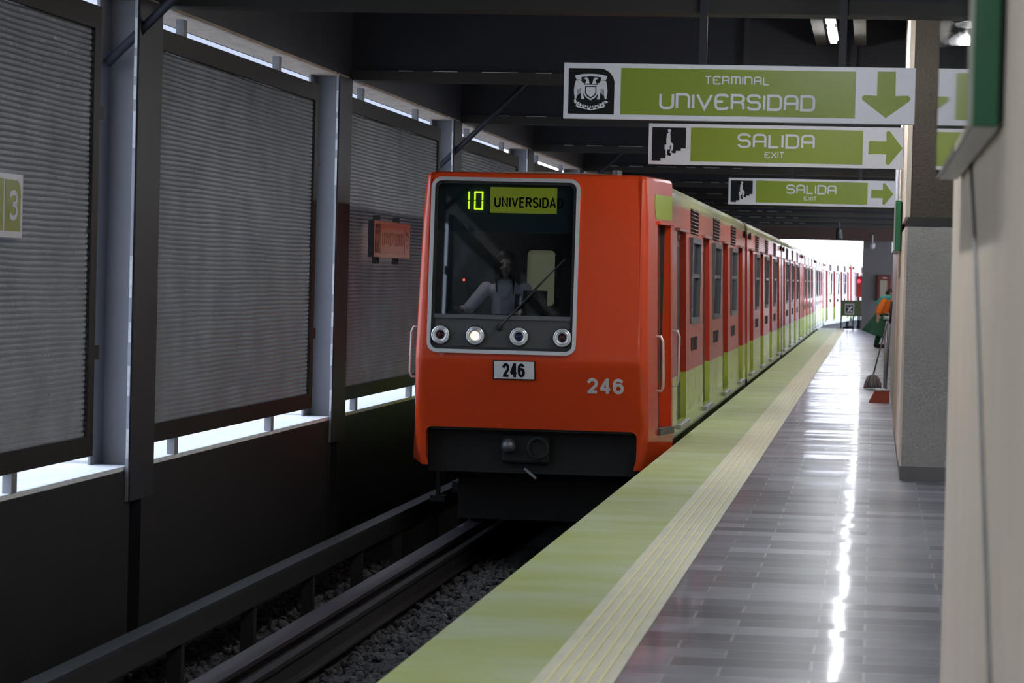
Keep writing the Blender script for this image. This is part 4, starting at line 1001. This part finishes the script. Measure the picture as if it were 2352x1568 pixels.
s_ = MB(); s_.tube([(0.02, 0, 0.92), (-0.05, 0, 0.72), (-0.14, 0, 0.50), (-0.20, 0, 0.33)], [0.16, 0.20, 0.27, 0.34], 20); fuse(s_, 'skirt', green_cloth, cl, 0.02, 3)
s_ = MB()
for sg, fx in ((-1, -0.12), (1, 0.20)): limb(s_, [(-0.04, sg*0.10, 0.70), (fx*0.6+0.04, sg*0.11, 0.45), (fx, sg*0.11, 0.12)], [0.11, 0.085, 0.07])
fuse(s_, 'trousers', green_cloth, cl, 0.02, 3)
s_ = MB()
for sg, fx in ((-1, -0.12), (1, 0.20)): limb(s_, [(fx-0.02, sg*0.11, 0.055), (fx+0.19, sg*0.12, 0.042)], [0.056, 0.044])
fuse(s_, 'shoes', rubber, cl, 0.012, 2)
s_ = MB(); s_.ell(tuple(at2(-0.03, 0, 0.035)), (0.095, 0.092, 0.10)); s_.ell(tuple(at2(-0.11, 0, 0.0)), (0.05, 0.045, 0.05)); fuse(s_, 'hair', hair_m, cl, 0.016, 3)

# ================================================================== SIGNS
SW, SH = 2.525, 0.405
def hanger(t, us, zt):
    for u in us:
        MB().box(u-0.028, u+0.028, 0.02, 0.05, SH, zt).build('hanger_bar', charcoal, t)
def sign_base(t):
    MB().box(0, SW, 0, 0.06, 0, SH).build('board', white_sign, t, bevel=0.004)
    return face_cam(0, 0, 0)
def arrow_down(cx, v0, v1, W, stem):
    L_ = v1-v0
    return [(cx - v, v0 + L_ - (u+L_/2)) for u, v in arrow_poly(0, 0, L_, W, stem)]
s1 = thing('terminal_sign', (-2.27, 21.55, 2.776), 'topmost and nearest hanging sign with UNIVERSIDAD and a down arrow', 'sign', 'green and white signs hung over the platform')
fr = sign_base(s1)
MB().prism([(0.415, 0.038), (2.10, 0.038), (2.10, 0.372), (0.415, 0.372)], fr, 0.0, 0.003).build('green_field', green_sign, s1)
t_ = MB(); lettering(t_, 'TERMINAL', 1.02, 1.485, 0.263, 0.062, fr, 0.003, 0.005, 0.15, 0.30); t_.build('lettering', emblem_white, s1); t_ = MB(); lettering(t_, 'UNIVERSIDAD', 0.695, 1.815, 0.080, 0.118, fr, 0.003, 0.005, 0.155, 0.27); t_.build('lettering', emblem_white, s1)
MB().prism(rounded(0.036, 0.368, 0.036, 0.365, 0.11, 'c', 10), fr, 0.0, 0.003).build('emblem_panel', sign_black, s1)
t_ = MB(); crest(t_, 0.036, 0.036, 0.33, 0.322, fr, 0.003, 0.005); t_.build('emblem', emblem_white, s1)
MB().prism(arrow_down(2.318, 0.042, 0.376, 0.345, 0.13), fr, 0.0, 0.003).build('arrow', green_sign, s1)
hanger(s1, (1.0, 2.0), 1.82)
def exit_sign(t):
    fr = sign_base(t)
    MB().prism([(0.42, 0.036), (2.112, 0.036), (2.112, 0.370), (0.42, 0.370)], fr, 0.0, 0.003).build('green_field', green_sign, t)
    t_ = MB(); lettering(t_, 'SALIDA', 0.88, 1.642, 0.178, 0.142, fr, 0.003, 0.005, 0.15, 0.27); t_.build('lettering', emblem_white, t); t_ = MB(); lettering(t_, 'EXIT', 1.15, 1.345, 0.082, 0.062, fr, 0.003, 0.005, 0.15, 0.27); t_.build('lettering', emblem_white, t)
    st = [(0, 1), (0.26, 1), (0.26, 0.925), (0.405, 0.925), (0.405, 0.85), (0.565, 0.85), (0.565, 0.77), (0.71, 0.77), (0.71, 0.695), (0.86, 0.695), (0.86, 0.62), (1, 0.62), (1, 0), (0, 0)]
    MB().prism([(0.036+x*0.334, 0.036+(1-y)*0.33) for x, y in st], fr, 0.0, 0.003).build('pictogram_panel', sign_black, t)
    t_ = MB(); stair_man(t_, 0.036, 0.036, 0.334, 0.33, fr, 0.003, 0.005); t_.build('pictogram', emblem_white, t)
    MB().prism(arrow_poly(2.335, 0.204, 0.335, 0.335, 0.127), fr, 0.0, 0.003).build('arrow', green_sign, t)
    hanger(t, (0.95, 2.0), 1.80)
s2 = thing('exit_sign', (-2.26, 29.60, 2.768), 'middle hanging SALIDA EXIT sign, larger of the two exit signs', 'sign', 'green and white signs hung over the platform'); exit_sign(s2)
s3 = copy_tree(s2); s3.location = (-2.25, 45.74, 2.80); s3['label'] = 'lowest hanging SALIDA EXIT sign, smaller and farther of the two'

def wall_sign(name, x, y0, y1, z0, z1, thick, label, white_sign=white_sign, green_sign=green_sign, emblem_white=emblem_white, sign_black=sign_black):
    t = thing(name, (x, y0, z0), label, 'sign', 'station name signs on the track wall'); W = y1-y0; H = z1-z0
    MB().box(-thick, 0, 0, W, 0, H).build('board', white_sign, t, bevel=0.004)
    MB().box(-thick-0.002, -0.006, -0.003, 0.004, -0.002, H+0.002).build('side_cap', rubber, t)
    fr = face_plat(0, 0, 0)
    ex = 0.135*W
    MB().prism(rounded(0.02*W, ex+0.005*W, 0.12*H, 0.90*H, 0.05, 'd'), fr, 0.0, 0.003).build('emblem_panel', sign_black, t)
    t_ = MB(); crest(t_, 0.022*W, 0.14*H, 0.74*H, ex-0.02*W, fr, 0.003, 0.005); t_.build('emblem', emblem_white, t)
    MB().prism([(0.165*W, 0.105*H), (0.83*W, 0.105*H), (0.83*W, 0.91*H), (0.165*W, 0.91*H)], fr, 0.0, 0.003).build('green_field', green_sign, t)
    t_ = MB(); lettering(t_, 'UNIVERSIDAD', 0.205*W, 0.79*W, 0.33*H, 0.36*H, fr, 0.003, 0.005, 0.15, 0.27); t_.build('lettering', emblem_white, t)
    MB().prism(rounded(0.845*W, 0.978*W, 0.105*H, 0.90*H, 0.09, 'c'), fr, 0.0, 0.003).build('line_number_panel', green_sign, t)
    t_ = MB(); lettering(t_, '3', 0.878*W, 0.948*W, 0.27*H, 0.47*H, fr, 0.003, 0.005, 0.17); t_.build('line_number', emblem_white, t)
    for y in (0.16*W, 0.70*W):
        MB().box(-thick-0.02, -0.01, y-0.012, y+0.012, H, H+0.055).build('fixing_lug', black, t); MB().box(-thick-0.02, -0.01, y-0.012, y+0.012, -0.07, 0).build('fixing_lug', black, t)
    return t
wall_sign('station_sign', -5.25, 15.55, 18.02, 1.785, 2.18, 0.04, 'station sign ending in a 3 on the near metal screen')
wall_sign('station_sign', -5.20, 30.85, 33.25, 1.79, 2.178, 0.065, 'station sign with painted orange train reflection on the screen just left of the train',
          mat('sign_enamel_reflection_tint', (0.95, 0.44, 0.28), 0.22), mat('sign_field_reflection_tint', (0.90, 0.26, 0.06), 0.22), mat('lettering_reflection_tint', (0.72, 0.34, 0.22), 0.4), mat('sign_panel_reflection_tint', (0.16, 0.04, 0.03), 0.4))  # orange train reflection painted into the colours of a white and green sign

def box_sign(x, y0, y1, z0, z1, xw, label):
    t = thing('wall_box_sign', (x, y0, z0), label, 'sign', 'green box signs on the right wall'); W = y1-y0; H = z1-z0; d = xw-x
    MB().box(0.012, d-0.012, 0, W, 0.0, H).build('case', green_box, t, bevel=0.004)
    MB().box(0.0, 0.012, 0.004, W-0.004, 0.002, H-0.002).build('glazed_face', mirror_face, t)
    MB().box(0.012, d-0.012, 0.01, W-0.01, -0.004, 0.0).build('underside', mat('case_underside', (0.42, 0.40, 0.36), 0.35), t)
    MB().box(d-0.012, d, 0.02, W-0.02, 0.01, H-0.01).build('mounting_frame', rubber, t)
    return t
box_sign(0.186, 6.45, 9.60, 1.972, 2.465, 0.265, 'large green edged box sign high on the near beige wall')
box_sign(0.168, 28.2, 31.3, 1.95, 2.42, 0.244, 'small green edged box sign behind the stucco pillar')
tag(MB().tube([(0.258, 8.42, 1.97), (0.258, 8.0, 1.80), (0.258, 7.43, 1.50), (0.258, 6.77, 1.13), (0.258, 6.19, 0.81), (0.258, 5.5, 0.4)], 0.0045, 8).build('cable', mat('grey_cable', (0.20, 0.20, 0.20), 0.6, noise=0.5, nscale=5), smooth=True), 'thin grey cable hanging down the near beige wall below its sign', 'cable')

# ================================================================== FAR PLATFORM FURNITURE
t = thing('steel_table', (0.19, 48.0, 0), 'narrow steel counter with a tubular post beside the pale wall', 'table')
MB().box(-0.03, 0.40, -0.25, 0.25, 1.08, 1.125).build('table_top', steel, t, bevel=0.006)
for dx in (0.02, 0.34):
    for dy in (-0.2, 0.2): MB().tube([(dx, dy, 0.0), (dx, dy, 1.08)], 0.028, 12).build('leg', steel, t, smooth=True)
MB().box(0.0, 0.36, -0.19, -0.185, 0.35, 1.05).build('front_panel', lavender, t)
t = thing('mop', (0.02, 47.0, 0), 'grey string mop standing by the steel counter', 'mop')
mm = MB(); rnd = random.Random(9)
for k in range(70):
    a = rnd.random()*6.28; r = 0.02+0.11*rnd.random(); 
    mm.tube([(0, 0, 0.23), (r*0.6*math.cos(a), r*0.6*math.sin(a), 0.19), (r*math.cos(a), r*math.sin(a), 0.09), (r*1.15*math.cos(a+.2), r*1.15*math.sin(a+.2), 0.012)], [0.010, 0.012, 0.012, 0.011], 6)
mm.build('mop_head', mop_m, t, smooth=True)
MB().tube([(0, 0, 0.2), (0.20, 0.3, 1.05)], 0.012, 8).build('handle', steel_dull, t, smooth=True)
t = thing('dustpan', (0.12, 41.7, 0), 'red upright dustpan on the floor against the pale wall', 'dustpan')
d = MB().prism([(-0.155, 0.0), (-0.11, 0.012), (0.13, 0.012), (0.13, 0.16), (-0.07, 0.16), (-0.12, 0.06)], lambda u, v, n: (u, n, v), -0.14, -0.125)
d.box(-0.15, 0.13, -0.14, 0.14, 0.0, 0.014).box(0.118, 0.13, -0.14, 0.14, 0.014, 0.16).prism([(-0.155, 0.0), (-0.11, 0.012), (0.13, 0.012), (0.13, 0.16), (-0.07, 0.16), (-0.12, 0.06)], lambda u, v, n: (u, n, v), 0.125, 0.14)
d.build('pan', dustpan_red, t, bevel=0.004)
MB().box(-0.07, 0.13, -0.14, 0.14, 0.16, 0.185).build('lid', grey_plastic, t)
MB().tube([(0.08, 0, 0.18), (0.115, 0.02, 1.15)], 0.011, 8).build('handle', steel_dull, t, smooth=True)
MB().tube([(0.113, 0.02, 1.10), (0.125, 0.025, 1.40)], 0.016, 8).build('grip', rubber, t, smooth=True)

t = thing('platform_gate', (-1.18, Y_END-0.25, 0), 'low green gate with a pictogram closing the platform end', 'gate')
MB().box(0, 0.74, 0, 0.04, 0.47, 1.03).build('panel', mat('gate_green', (0.07, 0.10, 0.035), 0.5), t)
MB().box(0.15, 0.49, -0.012, 0.0, 0.52, 0.92).build('notice', mat('notice_grey', (0.42, 0.42, 0.42), 0.5), t)
t_ = MB(); fr = face_cam(0.15, -0.012, 0.52); t_.box(0.20, 0.44, -0.016, -0.012, 0.59, 0.85); t_.build('pictogram_panel', sign_black, t)
t_ = MB(); fr = face_cam(0.20, -0.016, 0.59); t_.prism([(0.03, 0.03), (0.09, 0.03), (0.21, 0.19), (0.21, 0.23), (0.15, 0.23)], fr, 0, 0.003); t_.prism([(0.04, 0.16), (0.09, 0.16), (0.09, 0.22), (0.04, 0.22)], fr, 0, 0.003); t_.prism([(0.15, 0.03), (0.21, 0.03), (0.21, 0.08), (0.15, 0.08)], fr, 0, 0.003); t_.build('pictogram', emblem_white, t)
for px in (0.03, 0.46, 0.70): MB().box(px-0.025, px+0.025, 0.04, 0.09, 0.0, 1.05 if px != 0.46 else 0.47).build('post', black, t)
t = thing('signal_post', (-0.56, Y_END+3.4, -1.76), 'dark track signal with a red lamp beyond the gate', 'signal')
MB().box(-0.03, 0.03, 0, 0.06, 0, 3.3).build('post', black, t)
MB().box(-0.10, 0.25, -0.02, 0.22, 2.9, 3.68).build('signal_head', signal_red, t, bevel=0.02)
MB().lathe([(0.07, 0), (0.06, 0.02), (0.0, 0.03)], (-0.01, -0.02, 3.50), (0, -1, 0), 14).build('lamp', signal_lamp, t)
MB().box(0.05, 0.20, 0.0, 0.2, 2.2, 2.5).build('relay_box', signal_red, t)
MB().box(-0.02, 0.22, 0.0, 0.2, 1.6, 2.05).build('cable_box', black, t)

t = thing('fire_cabinet', (0.10, Y_END-0.16, 1.05), 'dark red fire cabinet with a glass door on the end wall', 'cabinet')
MB().box(0, 0.5, 0, 0.16, 0, 0.92).build('case', cabinet_red, t, bevel=0.01)
dd = MB().box(0.03, 0.47, -0.02, 0.0, 0.03, 0.89).build('door', cabinet_red, t)
MB().box(0.11, 0.36, -0.024, -0.02, 0.15, 0.74).build('pane', mat('pale_cabinet_pane', (0.42, 0.38, 0.28), 0.2), dd)
MB().box(0.2, 0.34, -0.03, -0.02, 0.8, 0.84).build('handle', steel, dd)
t = thing('dome_camera', (-0.10, Y_END-0.30, 2.9), 'white dome camera on a stem before the dark end wall', 'camera')
MB().lathe([(0.0, 0.0), (0.07, 0.02), (0.10, 0.09), (0.105, 0.16), (0.09, 0.2), (0.03, 0.22)], (0, 0, 0), (0, 0, 1), 18).build('dome', dome_white, t, smooth=True)
MB().tube([(0, 0, 0.2), (0, 0, 0.5)], 0.02, 8).box(-0.02, 0.02, 0, 0.30, 0.46, 0.5).build('bracket', dome_white, t)
t = thing('hanging_loudspeaker', (-1.22, 101.5, 3.12), 'dark tubular loudspeaker hung under the last roof beams', 'loudspeaker')
MB().lathe([(0.10, 0.0), (0.12, 0.05), (0.11, 0.32), (0.08, 0.38)], (0, 0, 0), (0, 0, 1), 14).build('case', black, t, smooth=True)
MB().tube([(0, 0, 0.36), (0, 0, 1.48)], 0.03, 8).build('stem', black, t)
